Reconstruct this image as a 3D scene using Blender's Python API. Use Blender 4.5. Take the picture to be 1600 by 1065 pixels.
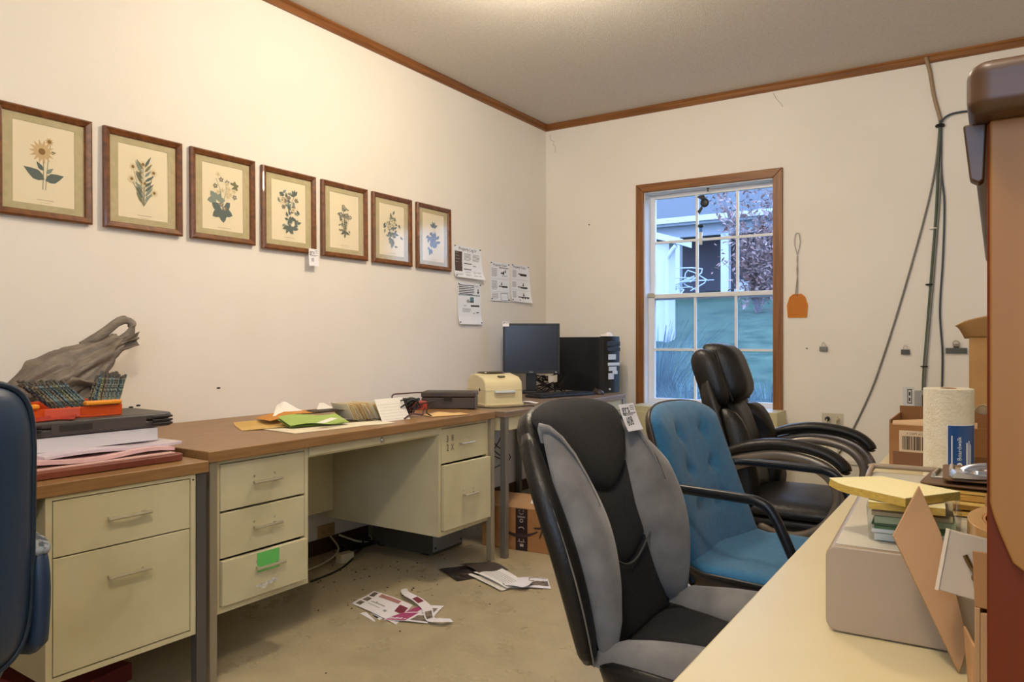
import bpy, bmesh, math, random
from mathutils import Matrix, Vector, Euler, noise
R = math.radians
C = bpy.context.scene.collection
for o in list(bpy.data.objects): bpy.data.objects.remove(o)

# ------------------------------------------------------------------ camera, world, lights, exposure
cam = bpy.data.cameras.new('camera'); co = bpy.data.objects.new('camera', cam); C.objects.link(co)
co.location = (0, 0, 1.08); co.rotation_euler = (R(90), 0, R(33.12))
cam.sensor_width = 36; cam.lens = 26.055; cam.shift_y = -0.0006; cam.clip_start = .02
sc = bpy.context.scene; sc.camera = co
sc.view_settings.view_transform = 'Standard'; sc.view_settings.look = 'None'
sc.view_settings.gamma = 1; sc.view_settings.use_curve_mapping = False
sc.view_settings.exposure = 1.22
w = bpy.data.worlds.new('overcast'); sc.world = w; w.use_nodes = True
bg = w.node_tree.nodes['Background']; bg.inputs[0].default_value = (.50, .69, 1.0, 1); bg.inputs[1].default_value = 2.5
LAMPS = [(-1.55, 2.55, 2.56, 24), (-.45, .25, 2.56, 23)]
for (lx, ly, lz, e) in LAMPS:
    l = bpy.data.lights.new('ceiling_bulb', 'POINT'); l.energy = e; l.color = (1, .86, .68); l.shadow_soft_size = .11
    lo = bpy.data.objects.new('ceiling_bulb', l); C.objects.link(lo); lo.location = (lx, ly, lz - .05)

# ------------------------------------------------------------------ materials
def lin(h):
    h = h.lstrip('#'); v = [int(h[i:i+2], 16) / 255 for i in (0, 2, 4)]
    return tuple(c / 12.92 if c <= .04045 else ((c + .055) / 1.055) ** 2.4 for c in v) + (1,)
_m = {}
def mat(name, col, rough=.5, metal=0, col2=None, scale=8, stretch=(1, 1, 1), lo=.35, hi=.65, bump=0, bscale=150, coat=0, detail=4, trans=0, alpha=1, emit=0, sheen=0, spec=.5, bstretch=(1, 1, 1)):
    if name in _m: return _m[name]
    m = bpy.data.materials.new(name); m.use_nodes = True; nt = m.node_tree; b = nt.nodes['Principled BSDF']
    b.inputs['Base Color'].default_value = lin(col); b.inputs['Roughness'].default_value = rough
    b.inputs['Metallic'].default_value = metal; b.inputs['Coat Weight'].default_value = coat
    b.inputs['Transmission Weight'].default_value = trans; b.inputs['Alpha'].default_value = alpha
    b.inputs['Sheen Weight'].default_value = sheen; b.inputs['Specular IOR Level'].default_value = spec
    if emit: b.inputs['Emission Color'].default_value = lin(col); b.inputs['Emission Strength'].default_value = emit
    tc = None
    def coords(st):
        nonlocal tc
        if tc is None: tc = nt.nodes.new('ShaderNodeTexCoord')
        mp = nt.nodes.new('ShaderNodeMapping'); mp.inputs['Scale'].default_value = st
        nt.links.new(tc.outputs['Object'], mp.inputs[0]); return mp.outputs[0]
    if col2:
        n = nt.nodes.new('ShaderNodeTexNoise'); n.inputs['Scale'].default_value = scale; n.inputs['Detail'].default_value = detail
        nt.links.new(coords(stretch), n.inputs['Vector'])
        r = nt.nodes.new('ShaderNodeValToRGB'); r.color_ramp.elements[0].position = lo; r.color_ramp.elements[1].position = hi
        r.color_ramp.elements[0].color = lin(col); r.color_ramp.elements[1].color = lin(col2)
        nt.links.new(n.outputs[0], r.inputs[0]); nt.links.new(r.outputs[0], b.inputs['Base Color'])
    if bump:
        n = nt.nodes.new('ShaderNodeTexNoise'); n.inputs['Scale'].default_value = bscale; n.inputs['Detail'].default_value = 3
        nt.links.new(coords(bstretch), n.inputs['Vector'])
        bp = nt.nodes.new('ShaderNodeBump'); bp.inputs['Strength'].default_value = bump; bp.inputs['Distance'].default_value = .01
        nt.links.new(n.outputs[0], bp.inputs['Height']); nt.links.new(bp.outputs[0], b.inputs['Normal'])
    _m[name] = m; return m
def glass(name, tint='ffffff', rough=.02, haze=0, hazecol='ffffff', refl=.5):
    m = bpy.data.materials.new(name); m.use_nodes = True; nt = m.node_tree; nt.nodes.clear()
    o = nt.nodes.new('ShaderNodeOutputMaterial'); t = nt.nodes.new('ShaderNodeBsdfTransparent'); t.inputs[0].default_value = lin(tint)
    g = nt.nodes.new('ShaderNodeBsdfGlossy'); g.inputs['Roughness'].default_value = rough
    f = nt.nodes.new('ShaderNodeFresnel'); f.inputs[0].default_value = 1.4
    mu = nt.nodes.new('ShaderNodeMath'); mu.operation = 'MULTIPLY'; mu.inputs[1].default_value = refl; nt.links.new(f.outputs[0], mu.inputs[0])
    x = nt.nodes.new('ShaderNodeMixShader'); nt.links.new(mu.outputs[0], x.inputs[0])
    last = t
    if haze:
        d = nt.nodes.new('ShaderNodeBsdfTranslucent'); d.inputs[0].default_value = lin(hazecol)
        y = nt.nodes.new('ShaderNodeMixShader'); y.inputs[0].default_value = haze
        nt.links.new(t.outputs[0], y.inputs[1]); nt.links.new(d.outputs[0], y.inputs[2]); last = y
    nt.links.new(last.outputs[0], x.inputs[1]); nt.links.new(g.outputs[0], x.inputs[2]); nt.links.new(x.outputs[0], o.inputs[0])
    return m
WALL = mat('wall_paint', 'eee8de', .75, col2='e8e1d5', scale=1.2, bump=.05, bscale=120)
CEIL = mat('ceiling_texture', 'cfc8be', .9, col2='d8d1c8', scale=60, bump=.6, bscale=260)
OAK = mat('oak_trim', '8a5526', .42, col2='6d3f19', scale=14, stretch=(1, 1, 1), bump=.08, bscale=60)
OAKX = mat('oak_trim_x', '94602e', .42, col2='74461d', scale=9, stretch=(.25, 6, 6), bump=.08, bscale=40, bstretch=(.3, 8, 8))
OAKZ = mat('oak_trim_z', '94602e', .42, col2='74461d', scale=9, stretch=(6, 6, .25), bump=.08, bscale=40, bstretch=(8, 8, .3))
OAKY = mat('oak_trim_y', '8d5828', .42, col2='6d411a', scale=9, stretch=(6, .25, 6), bump=.08, bscale=40, bstretch=(8, .3, 8))
LAM = mat('walnut_laminate', '9a7448', .38, col2='83603a', scale=16, stretch=(6, .35, 6), bump=.03, bscale=80, lo=.3, hi=.7)
LAMF = mat('laminate_edge', '8a6236', .4, col2='70491f', scale=18, stretch=(4, .3, 8), lo=.3, hi=.7)
LAMG = mat('grey_walnut_laminate', '8f7862', .36, col2='7b6652', scale=16, stretch=(6, .35, 6), lo=.3, hi=.7)
CREAM = mat('cream_enamel', 'cfc6a2', .42, col2='c4ba94', scale=5, bump=.04, bscale=300)
CREAMD = mat('cream_enamel_grubby', 'c9c09e', .45, col2='b9ae8a', scale=6, lo=.45, hi=.75)
CREAMK = mat('kneehole_enamel', 'b3a67c', .5)
STEEL = mat('worn_steel', '8f8a80', .35, .8, col2='6f6a62', scale=12)
CHROME = mat('chrome', 'd8d8d8', .15, 1)
NICKEL = mat('satin_nickel', 'b9b29c', .35, .7)
BLACKP = mat('black_plastic', '15161a', .4)
DARKP = mat('dark_plastic', '24262b', .45)
SCREEN = mat('screen_glass', '2a2d38', .22)
PAPER = mat('white_paper', 'eeeae2', .8)
INK = mat('print_ink', '2a2826', .8)
GREYINK = mat('grey_print', '9c9a98', .8)
BROWNINK = mat('brown_print', '55433a', .8)
CARD = mat('corrugated_card', 'a9794a', .8, col2='9c6d40', scale=7, bump=.05, bscale=120)
CARDL = mat('light_card', 'b58c61', .8, col2='a87f56', scale=7, bump=.05, bscale=120)
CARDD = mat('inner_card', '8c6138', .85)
CABLE = mat('black_cable', '161514', .5)
MANILA = mat('manila', 'd9b56a', .7, col2='cda85c', scale=9)
RUBBER = mat('rubber', '1a1a1a', .7)
BOARD = mat('dark_baseboard', '4b2f1c', .5, col2='3a2415', scale=6)

# ------------------------------------------------------------------ mesh helpers
def BM(): return bmesh.new()
def face(bm, vs, mi=0):
    try: f = bm.faces.new(vs); f.material_index = mi; return f
    except ValueError: return None
def box(bm, x0, x1, y0, y1, z0, z1, M=None, mi=0):
    vs = [Vector(p) for p in ((x0,y0,z0),(x1,y0,z0),(x1,y1,z0),(x0,y1,z0),(x0,y0,z1),(x1,y0,z1),(x1,y1,z1),(x0,y1,z1))]
    v = [bm.verts.new(M @ p if M else p) for p in vs]
    for q in ((0,3,2,1),(4,5,6,7),(0,1,5,4),(1,2,6,5),(2,3,7,6),(3,0,4,7)): face(bm, [v[i] for i in q], mi)
    return bm
def loft(bm, rings, cap=True, closed=True, mi=0):
    V = [[bm.verts.new(p) for p in r] for r in rings]
    n = len(V[0])
    for a, b in zip(V, V[1:]):
        for i in range(n if closed else n - 1):
            j = (i + 1) % n; face(bm, [a[i], a[j], b[j], b[i]], mi)
    if cap:
        face(bm, V[0][::-1], mi); face(bm, V[-1], mi)
    return bm
def prism(bm, pts, z0, z1, M=None, mi=0):
    f = (lambda p: M @ Vector(p)) if M else Vector
    return loft(bm, [[f((x, y, z0)) for x, y in pts], [f((x, y, z1)) for x, y in pts]], mi=mi)
def circ(n, r, ph=0): return [(r * math.cos(2 * math.pi * i / n + ph), r * math.sin(2 * math.pi * i / n + ph)) for i in range(n)]
def cyl(bm, p0, p1, r0, r1=None, n=16, mi=0):
    p0, p1 = Vector(p0), Vector(p1); r1 = r0 if r1 is None else r1
    q = (p1 - p0).to_track_quat('Z', 'Y')
    return loft(bm, [[p0 + q @ Vector((x, y, 0)) for x, y in circ(n, r0)], [p1 + q @ Vector((x, y, 0)) for x, y in circ(n, r1)]], mi=mi)
def lathe(bm, prof, M=None, n=24, mi=0):
    f = (lambda p: M @ Vector(p)) if M else Vector
    return loft(bm, [[f((x, y, z)) for x, y in circ(n, max(r, .0002))] for r, z in prof], mi=mi)
def smooth_pts(pts, k=6):
    P = [Vector(p) for p in pts]; out = []
    for i in range(len(P) - 1):
        a, b, c, d = P[max(i-1, 0)], P[i], P[i+1], P[min(i+2, len(P)-1)]
        for j in range(k):
            t = j / k
            out.append(.5 * ((2*b) + (c-a)*t + (2*a-5*b+4*c-d)*t*t + (3*b-a-3*c+d)*t*t*t))
    out.append(P[-1]); return out
def tube(bm, pts, r, n=8, rz=None, sm=0, up=(0, 0, 1), mi=0, taper=None):
    P = smooth_pts(pts, sm) if sm else [Vector(p) for p in pts]
    rz = r if rz is None else rz; rings = []; upv = Vector(up)
    for i, p in enumerate(P):
        t = (P[min(i+1, len(P)-1)] - P[max(i-1, 0)]).normalized()
        s = t.cross(upv)
        if s.length < 1e-3: s = t.cross(Vector((1, .01, 0)))
        s.normalize(); u = s.cross(t).normalized(); upv = u if rz == r else upv
        k = taper(i / (len(P) - 1)) if taper else 1
        rings.append([p + s * x * r * k + u * y * rz * k for x, y in circ(n, 1)])
    return loft(bm, rings, mi=mi)
def pad(bm, out, tf, tb, mp, K=6, p=3, c=None, mod=None, mi=0):
    """cushion: outline in (s,t); front bulge tf, back bulge tb; mp maps (s,t,h) to space"""
    cx = c[0] if c else sum(q[0] for q in out) / len(out); cy = c[1] if c else sum(q[1] for q in out) / len(out)
    n = len(out)
    def ring(r, T, sg):
        h = T * max(0, 1 - r ** p) ** .5
        res = []
        for x, y in out:
            s, t = cx + (x - cx) * r, cy + (y - cy) * r
            hh = h * (mod(s, t) if mod else 1)
            res.append(bm.verts.new(mp(s, t, sg * hh)))
        return res
    rs = [math.sin(math.pi / 2 * k / K) for k in range(1, K + 1)]
    edge = ring(1, 0, 1)
    for T, sg in ((tf, 1), (tb, -1)):
        if T <= 0:
            f = face(bm, edge if sg > 0 else edge[::-1], mi); continue
        prev = edge
        for r in rs[-2::-1]:
            cur = ring(r, T, sg)
            for i in range(n):
                j = (i + 1) % n
                face(bm, [prev[i], prev[j], cur[j], cur[i]] if sg > 0 else [prev[j], prev[i], cur[i], cur[j]], mi)
            prev = cur
        cv = bm.verts.new(mp(cx, cy, sg * T * (mod(cx, cy) if mod else 1)))
        for i in range(n):
            j = (i + 1) % n; face(bm, [prev[i], prev[j], cv] if sg > 0 else [prev[j], prev[i], cv], mi)
    return bm
def sheet(bm, fn, nu, nv, t=.0006, mi=0):
    """thin paper with real thickness, fn(u,v)->point"""
    top = [[Vector(fn(i / nu, j / nv)) for j in range(nv + 1)] for i in range(nu + 1)]
    def nrm(i, j):
        a = top[min(i+1, nu)][j] - top[max(i-1, 0)][j]; b = top[i][min(j+1, nv)] - top[i][max(j-1, 0)]
        return a.cross(b).normalized()
    A = [[bm.verts.new(top[i][j] + nrm(i, j) * t / 2) for j in range(nv + 1)] for i in range(nu + 1)]
    B = [[bm.verts.new(top[i][j] - nrm(i, j) * t / 2) for j in range(nv + 1)] for i in range(nu + 1)]
    for i in range(nu):
        for j in range(nv):
            face(bm, [A[i][j], A[i+1][j], A[i+1][j+1], A[i][j+1]], mi); face(bm, [B[i][j], B[i][j+1], B[i+1][j+1], B[i+1][j]], mi)
    for i in range(nu):
        face(bm, [A[i][0], B[i][0], B[i+1][0], A[i+1][0]], mi); face(bm, [A[i][nv], A[i+1][nv], B[i+1][nv], B[i][nv]], mi)
    for j in range(nv):
        face(bm, [A[0][j], A[0][j+1], B[0][j+1], B[0][j]], mi); face(bm, [A[nu][j], B[nu][j], B[nu][j+1], A[nu][j+1]], mi)
    return bm
def rrect(w, h, r, k=5, cx=0, cy=0):
    pts = []
    for (x, y, a) in ((w/2-r, h/2-r, 0), (-w/2+r, h/2-r, 90), (-w/2+r, -h/2+r, 180), (w/2-r, -h/2+r, 270)):
        for i in range(k + 1):
            t = R(a + 90 * i / k); pts.append((cx + x + r * math.cos(t), cy + y + r * math.sin(t)))
    return pts
def sup(w, h, e=3, n=40, cx=0, cy=0):
    o = []
    for i in range(n):
        a = 2 * math.pi * i / n; c, s = math.cos(a), math.sin(a)
        o.append((cx + w/2 * math.copysign(abs(c) ** (2/e), c), cy + h/2 * math.copysign(abs(s) ** (2/e), s)))
    return o
def T(x, y, z, rz=0): return Matrix.Translation((x, y, z)) @ Matrix.Rotation(R(rz), 4, 'Z')
MX = {}
def obj(name, bm, m, parent=None, bevel=0, smooth=False, sub=0, world=False, M=None, seg=2, kind=None, label=None):
    me = bpy.data.meshes.new(name)
    if M is not None: bm.transform(M)
    if world and parent is not None:
        X = Matrix.Identity(4); q = parent
        while q is not None: X = MX.get(q.name, Matrix.Identity(4)) @ X; q = q.parent
        bm.transform(X.inverted())
    bmesh.ops.recalc_face_normals(bm, faces=bm.faces); bm.to_mesh(me); bm.free()
    for x in (m if isinstance(m, (list, tuple)) else [m]): me.materials.append(x)
    o = bpy.data.objects.new(name, me); C.objects.link(o)
    if parent is not None: o.parent = parent
    if bevel:
        b = o.modifiers.new('bevel', 'BEVEL'); b.width = bevel; b.segments = seg; b.limit_method = 'ANGLE'; b.angle_limit = R(40); b.harden_normals = True; smooth = True
    if sub: s = o.modifiers.new('sub', 'SUBSURF'); s.levels = s.render_levels = sub; smooth = True
    if smooth:
        for p in me.polygons: p.use_smooth = True
    if kind: o['kind'] = kind
    if label: o['label'] = label
    return o
def thing(name, label, cat, M=None, group=None):
    o = bpy.data.objects.new(name, None); C.objects.link(o); o.empty_display_size = .05
    M = M or Matrix.Identity(4); o.matrix_basis = M; MX[o.name] = M
    o['label'] = label; o['category'] = cat
    if group: o['group'] = group
    return o
def tag(o, label, cat, group=None):
    o['label'] = label; o['category'] = cat
    if group: o['group'] = group
    return o
def single(name, bm, m, label, cat, group=None, origin=None, **k):
    """a thing that is one mesh, its origin at its base"""
    if origin is not None: bm.transform(Matrix.Translation(-Vector(origin)))
    o = obj(name, bm, m, **k)
    if origin is not None: o.location = origin
    return tag(o, label, cat, group)
def struct(name, bm, m, **k): return obj(name, bm, m, kind='structure', **k)
def text(s, size, m, M, parent, name='lettering', align='CENTER', ext=.0001, sx=1):
    c = bpy.data.curves.new(name, 'FONT'); c.body = s; c.size = size; c.align_x = align; c.align_y = 'CENTER'; c.extrude = ext; c.resolution_u = 2
    t = bpy.data.objects.new('tmp', c); C.objects.link(t)
    me = bpy.data.meshes.new_from_object(t); bpy.data.objects.remove(t)
    me.transform(Matrix.Diagonal((sx, 1, 1, 1))); me.transform(M); me.materials.append(m); me.name = name
    o = bpy.data.objects.new(name, me); C.objects.link(o)
    if parent is not None: o.parent = parent
    return o
def frame(o, r, u):
    r, u = Vector(r).normalized(), Vector(u).normalized(); n = r.cross(u).normalized(); u = n.cross(r)
    m = Matrix.Identity(4)
    for i, v in enumerate((r, u, n)): m[0][i], m[1][i], m[2][i] = v
    m.translation = Vector(o); return m
def LW(y, z, d=0): return frame((XW + d, y, z), (0, 1, 0), (0, 0, 1))      # on the left wall: x right, y up, z out
def BW(x, z, d=0): return frame((x, YW - d, z), (1, 0, 0), (0, 0, 1))      # on the back wall
XW, YW, H = -2.87, 4.872, 2.715
XR, YF = 1.3, -1.3
# ------------------------------------------------------------------ room shell
def floor_mat():
    m = bpy.data.materials.new('worn_floor'); m.use_nodes = True; nt = m.node_tree; b = nt.nodes['Principled BSDF']
    tc = nt.nodes.new('ShaderNodeTexCoord')
    def nz(s, d, rough=.6):
        n = nt.nodes.new('ShaderNodeTexNoise'); n.inputs['Scale'].default_value = s; n.inputs['Detail'].default_value = d; n.inputs['Roughness'].default_value = rough
        nt.links.new(tc.outputs['Object'], n.inputs['Vector']); return n
    def ramp(src, a, ca, bb, cb):
        r = nt.nodes.new('ShaderNodeValToRGB'); r.color_ramp.elements[0].position = a; r.color_ramp.elements[1].position = bb
        r.color_ramp.elements[0].color = lin(ca); r.color_ramp.elements[1].color = lin(cb); nt.links.new(src, r.inputs[0]); return r
    def mix(f, a, c, mode='MIX'):
        x = nt.nodes.new('ShaderNodeMix'); x.data_type = 'RGBA'; x.blend_type = mode
        if hasattr(f, 'links'): nt.links.new(f, x.inputs[0])
        else: x.inputs[0].default_value = f
        nt.links.new(a, x.inputs[6]); nt.links.new(c, x.inputs[7]); return x.outputs[2]
    big = ramp(nz(1.3, 6).outputs[0], .35, 'a39473', .68, 'c0b08a')
    mid = ramp(nz(7, 8, .7).outputs[0], .3, '9a8e74', .7, 'c3b596')
    c = mix(.45, big.outputs[0], mid.outputs[0])
    stain = ramp(nz(3.2, 10, .75).outputs[0], .50, '000000', .9, 'ffffff')
    dirt = nt.nodes.new('ShaderNodeRGB'); dirt.outputs[0].default_value = lin('7a7160')
    mu = nt.nodes.new('ShaderNodeMath'); mu.operation = 'MULTIPLY'; mu.inputs[1].default_value = .6; nt.links.new(stain.outputs[0], mu.inputs[0])
    c = mix(mu.outputs[0], c, dirt.outputs[0])
    sp = ramp(nz(70, 2).outputs[0], .70, '000000', .76, 'ffffff')
    c = mix(sp.outputs[0], c, dirt.outputs[0])
    nt.links.new(c, b.inputs['Base Color'])
    rr = ramp(nz(5, 6).outputs[0], .3, '808080', .7, 'b4b4b4'); nt.links.new(rr.outputs[0], b.inputs['Roughness'])
    bp = nt.nodes.new('ShaderNodeBump'); bp.inputs['Strength'].default_value = .15; bp.inputs['Distance'].default_value = .01
    nt.links.new(nz(40, 6).outputs[0], bp.inputs['Height']); nt.links.new(bp.outputs[0], b.inputs['Normal'])
    return m
struct('floor', box(BM(), XW-.1, XR+.1, YF-.1, YW+.12, -.12, 0), floor_mat())
struct('ceiling', box(BM(), XW-.1, XR+.1, YF-.1, YW+.12, H, H+.1), CEIL)
struct('wall_left', box(BM(), XW-.12, XW, YF-.12, YW+.14, 0, H), WALL)
struct('wall_right', box(BM(), XR, XR+.12, YF-.12, YW+.14, 0, H), WALL)
b = BM()      # wall behind the camera, with an unseen opening added for cool fill daylight
for q in ((XW, -.7, 0, H), (1.1, XR, 0, H), (-.7, 1.1, 0, 1.05), (-.7, 1.1, 2.2, H)): box(b, q[0], q[1], YF-.12, YF, q[2], q[3])
struct('wall_front', b, WALL)
WX0, WX1, WZ0, WZ1 = -2.068, -1.14, .628, 2.116
b = BM(); yb = YW + .14
box(b, XW, WX0, YW, yb, 0, H); box(b, WX1, XR, YW, yb, 0, H); box(b, WX0, WX1, YW, yb, 0, WZ0); box(b, WX0, WX1, YW, yb, WZ1, H)
struct('wall_back', b, WALL)
# crown and baseboards
def crown(name, a, c, m):
    pr = [(0, 0), (.012, 0), (.018, .012), (.018, .03), (.026, .040), (.026, .047), (0, .047)]
    a, c = Vector(a), Vector(c); d = (c - a).normalized(); n = Vector((0, 0, 1)).cross(d)
    b = BM(); loft(b, [[p + n * x + Vector((0, 0, z)) for x, z in pr] for p in (a, c)]); struct(name, b, m)
crown('trim_1', (XW, YW, H-.047), (XW, YF, H-.047), OAKY)
crown('trim_2', (XR, YW, H-.047), (XW, YW, H-.047), OAKX)
b = BM(); box(b, XW, XW+.014, YF, YW, 0, .075); struct('baseboard_left', b, BOARD, bevel=.003)
b = BM(); box(b, XW+.014, WX0-.05, YW-.014, YW, 0, .075); struct('baseboard_back', b, BOARD, bevel=.003)
# white marks: hairline cracks on the back wall
CRACK = mat('hairline_crack', '7d7263', .9)
for pts in ([(-2.832, 2.64), (-2.828, 2.60), (-2.80, 2.585), (-2.805, 2.56), (-2.785, 2.545), (-2.79, 2.50)], [(-1.19, 2.66), (-1.17, 2.62), (-1.14, 2.58), (-1.13, 2.56)]):
    b = BM(); tube(b, [(x, YW-.0006, z) for x, z in pts], .0012, 4); struct('trim_3', b, CRACK)
for i, (x, z) in enumerate(((-.984, 1.03), (-2.499, 1.929), (-.03, 1.52), (-.02, 1.36))):
    b = BM(); cyl(b, (x, YW, z), (x, YW-.008, z), .004, n=8)
    single('wall_nail', b, INK, ['small dark nail hole mark left of the first binder clip', 'small dark nail in wall left of the window, below crown trim', 'tiny nail on wall right of the cable drop, upper one', 'tiny nail on wall right of the cable drop, lower one'][i], 'nail', origin=(x, YW, z))
# ------------------------------------------------------------------ window
WHITE = mat('window_white', 'e4e6ea', .35)
WSILL = mat('window_jamb_white', 'dfe2e8', .5)
win = bpy.data.objects.new('window_1', None); C.objects.link(win); win['kind'] = 'structure'; win.location = (-1.6, YW, WZ0); MX['window_1'] = Matrix.Translation((-1.6, YW, WZ0))
tw = .058
def wtrim(pts, m):
    b = BM(); prism(b, pts, 0, .018, M=BW(0, 0)); obj('window_trim', b, m, win, bevel=.004, world=True)
ix0, ix1, iz1 = -2.068, -1.187, 2.116
wtrim([(ix0-tw, .545), (ix0, .545), (ix0, iz1), (ix0-tw, iz1+tw)], OAKZ)
wtrim([(ix1, .63), (ix1+tw+.002, .63), (ix1+tw+.002, iz1+tw), (ix1, iz1)], OAKZ)
wtrim([(ix0-tw, iz1+tw), (ix0, iz1), (ix1, iz1), (ix1+tw+.002, iz1+tw)], OAKX)
b = BM()
box(b, WX0, WX0+.006, YW+.002, yb, WZ0, WZ1); box(b, WX1-.006, WX1, YW+.002, yb, WZ0, WZ1); box(b, WX0+.006, WX1-.006, YW+.002, yb, WZ1-.006, WZ1)
obj('jamb', b, WSILL, win, world=True)
b = BM(); box(b, WX0+.006, WX1-.006, YW-.01, yb, WZ0, WZ0+.012); obj('sill', b, WSILL, win, bevel=.003, world=True)
gx0, gx1 = WX0+.006, WX1-.006
GL = glass('window_glass', 'f4f8ff', .03, refl=.3); GLH = glass('misted_window_glass', 'eef4ff', .05, haze=.05, hazecol='c8dcf0', refl=.3)
def sash(name, y0, z0, z1, st, g, mz):
    s = obj(name, (lambda b: (box(b, gx0, gx0+st, y0, y0+.03, z0, z1), box(b, gx1-st, gx1, y0, y0+.03, z0, z1), box(b, gx0+st, gx1-st, y0, y0+.03, z0, z0+.035), box(b, gx0+st, gx1-st, y0, y0+.03, z1-.03, z1), b)[-1])(BM()), WHITE, win, bevel=.003, world=True)
    b = BM(); box(b, gx0+st, gx1-st, y0+.012, y0+.016, z0+.035, z1-.03); obj('pane', b, g, s, world=True)
    for x in (-1.724, -1.446):
        b = BM(); box(b, x-.0085, x+.0085, y0+.006, y0+.023, z0+.035, z1-.03); obj('muntin', b, WHITE, s, world=True)
    b = BM(); box(b, gx0+st, gx1-st, y0+.0055, y0+.0235, mz-.0085, mz+.0085); obj('muntin', b, WHITE, s, world=True)
sash('upper_sash', YW+.095, 1.365, WZ1-.006, .036, GL, 1.772)
sash('lower_sash', YW+.060, WZ0+.012, 1.405, .046, GLH, 1.016)
b = BM(); box(b, gx0, gx0+.05, YW+.045, YW+.06, 1.385, 1.412); obj('sash_latch', b, NICKEL, win, bevel=.003, world=True)
# hook and suction ornament, thermometer tube on the glass
b = BM(); cyl(b, (-1.63, YW+.05, WZ1-.006), (-1.63, YW+.05, WZ1-.03), .008, .004, 10)
single('ceiling_hook', b, STEEL, 'little metal hook screwed into the top window jamb', 'hook', origin=(-1.63, YW+.05, WZ1-.006), smooth=True)
t = thing('hanging_ornament', 'round dark bird shaped ornament stuck on the upper window glass', 'ornament', frame((-1.665, YW+.09, 2.02), (1, 0, 0), (0, 0, 1)))
DO = mat('dark_ornament', '20272c', .4)
b = BM(); pad(b, sup(.062, .062, 2, 20), .012, .004, lambda s, q, h: (s, q, h)); obj('body', b, DO, t, smooth=True)
b = BM(); prism(b, [(-.02, .02), (-.055, .045), (-.04, .05), (-.005, .055), (.01, .03)], 0, .004); obj('wing', b, DO, t)
b = BM(); prism(b, [(-.02, -.02), (-.05, -.055), (-.035, -.075), (-.012, -.035)], 0, .004); obj('tail', b, DO, t)
t = thing('window_thermometer', 'white tube thermometer with dark cap on the upper window glass', 'thermometer', T(-1.69, YW+.082, 1.735))
b = BM(); cyl(b, (0, 0, 0), (0, 0, .085), .012); obj('tube', b, mat('feeder_white', 'e2e2d6', .4), t, smooth=True)
b = BM(); cyl(b, (0, 0, .085), (0, 0, .12), .012); obj('clear_section', b, glass('feeder_clear', 'c8d4e0'), t, smooth=True)
b = BM(); cyl(b, (0, 0, .12), (0, 0, .135), .018, .02); obj('cap', b, DO, t, smooth=True)
# ------------------------------------------------------------------ outdoors
def gh(y): return -.25 + max(0, y - 5.2) * .145
LAWN = mat('lawn', '263c34', .95, col2='4e6250', scale=3.5, detail=8, lo=.3, hi=.7, bump=.6, bscale=30, spec=0)
b = BM(); sheet(b, lambda u, v: (-26 + 46*u, 5.05 + 45*v, gh(5.05 + 45*v) + .12*noise.noise((u*20, v*20, 0))), 46, 45, .05)
o = struct('ground_lawn', b, LAWN, smooth=True)
HW = mat('house_siding_dark', '4a4854', .8); HWHITE = mat('house_white', 'b4b9c2', .6); ROOF = mat('roof_shingle', '4d5662', .9, col2='3a424e', scale=12, stretch=(1, 4, 4)); HB = mat('house_beam', '8b93a0', .7)
yH = 24.0; zb = 2.55
house = thing('neighbour_house', 'grey roofed house with white porch posts seen through the upper window', 'house', T(-7.5, yH, zb))
def hp(name, m, *bx, bevel=0):
    b = BM()
    for q in bx: box(b, *q)
    return obj(name, b, m, house, world=True, bevel=bevel)
hp('wall', HW, (-16, 0, yH+2.2, yH+6, zb-.6, 5.1))
hp('porch_floor', HB, (-13, 0, yH, yH+2.2, zb-.8, zb+.05))
hp('porch_beam', HB, (-13, 0, yH+.05, yH+.25, 4.55, 5.0))
hp('gutter', HWHITE, (-13, 0, yH-.45, yH-.3, 4.98, 5.16))
hp('soffit', HB, (-13, 0, yH-.3, yH+2.2, 5.0, 5.06))
for x in (-9.05, -7.4, -5.72, -4.0): hp('porch_post', HWHITE, (x-.13, x+.13, yH+.03, yH+.29, zb, 4.56))
hp('white_door_frame', HWHITE, (-8.0, -7.9, yH+2.1, yH+2.2, zb, 4.4))
hp('porch_rail', HWHITE, (-13, -9.2, yH+.1, yH+.16, zb+.85, zb+.92))
for i in range(4): hp('step', HWHITE, (-7.2, -6.3, yH+.4+.25*i, yH+.65+.25*i, zb+.12*i+.1, zb+.12*i+.22))
def roof(bm, ex0, ex1, ey0, ey1, ze, zr, inset):
    q = [(ex0, ey0, ze), (ex1, ey0, ze), (ex1, ey1, ze), (ex0, ey1, ze), (ex0+inset, (ey0+ey1)/2, zr), (ex1-inset, (ey0+ey1)/2, zr)]
    v = [bm.verts.new(p) for p in q]
    for f in ((0,1,5,4), (1,2,5), (2,3,4,5), (3,0,4), (0,3,2,1)): face(bm, [v[i] for i in f])
b = BM(); roof(b, -13.2, 1, yH-.4, yH+9, 5.13, 6.9, 2.6); obj('roof', b, ROOF, house, world=True)
hp('eave_shadow_board', HB, (-13, 0, yH-.32, yH-.28, 4.9, 4.99))
gar = thing('white_gable_shed', 'white sided gable end left of the porch, outside upper window', 'shed', T(-7.3, 14.5, 1.1))
b = BM(); box(b, -6.9, -5.42, 14.0, 14.35, .9, 3.02); obj('wall', b, HWHITE, gar, world=True)
b = BM(); loft(b, [[(-6.9, y, 3.48), (-5.13, y, 2.94), (-5.13, y, 3.06), (-6.9, y, 3.62)] for y in (13.8, 14.5)]); obj('roof_edge', b, HWHITE, gar, world=True)
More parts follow.
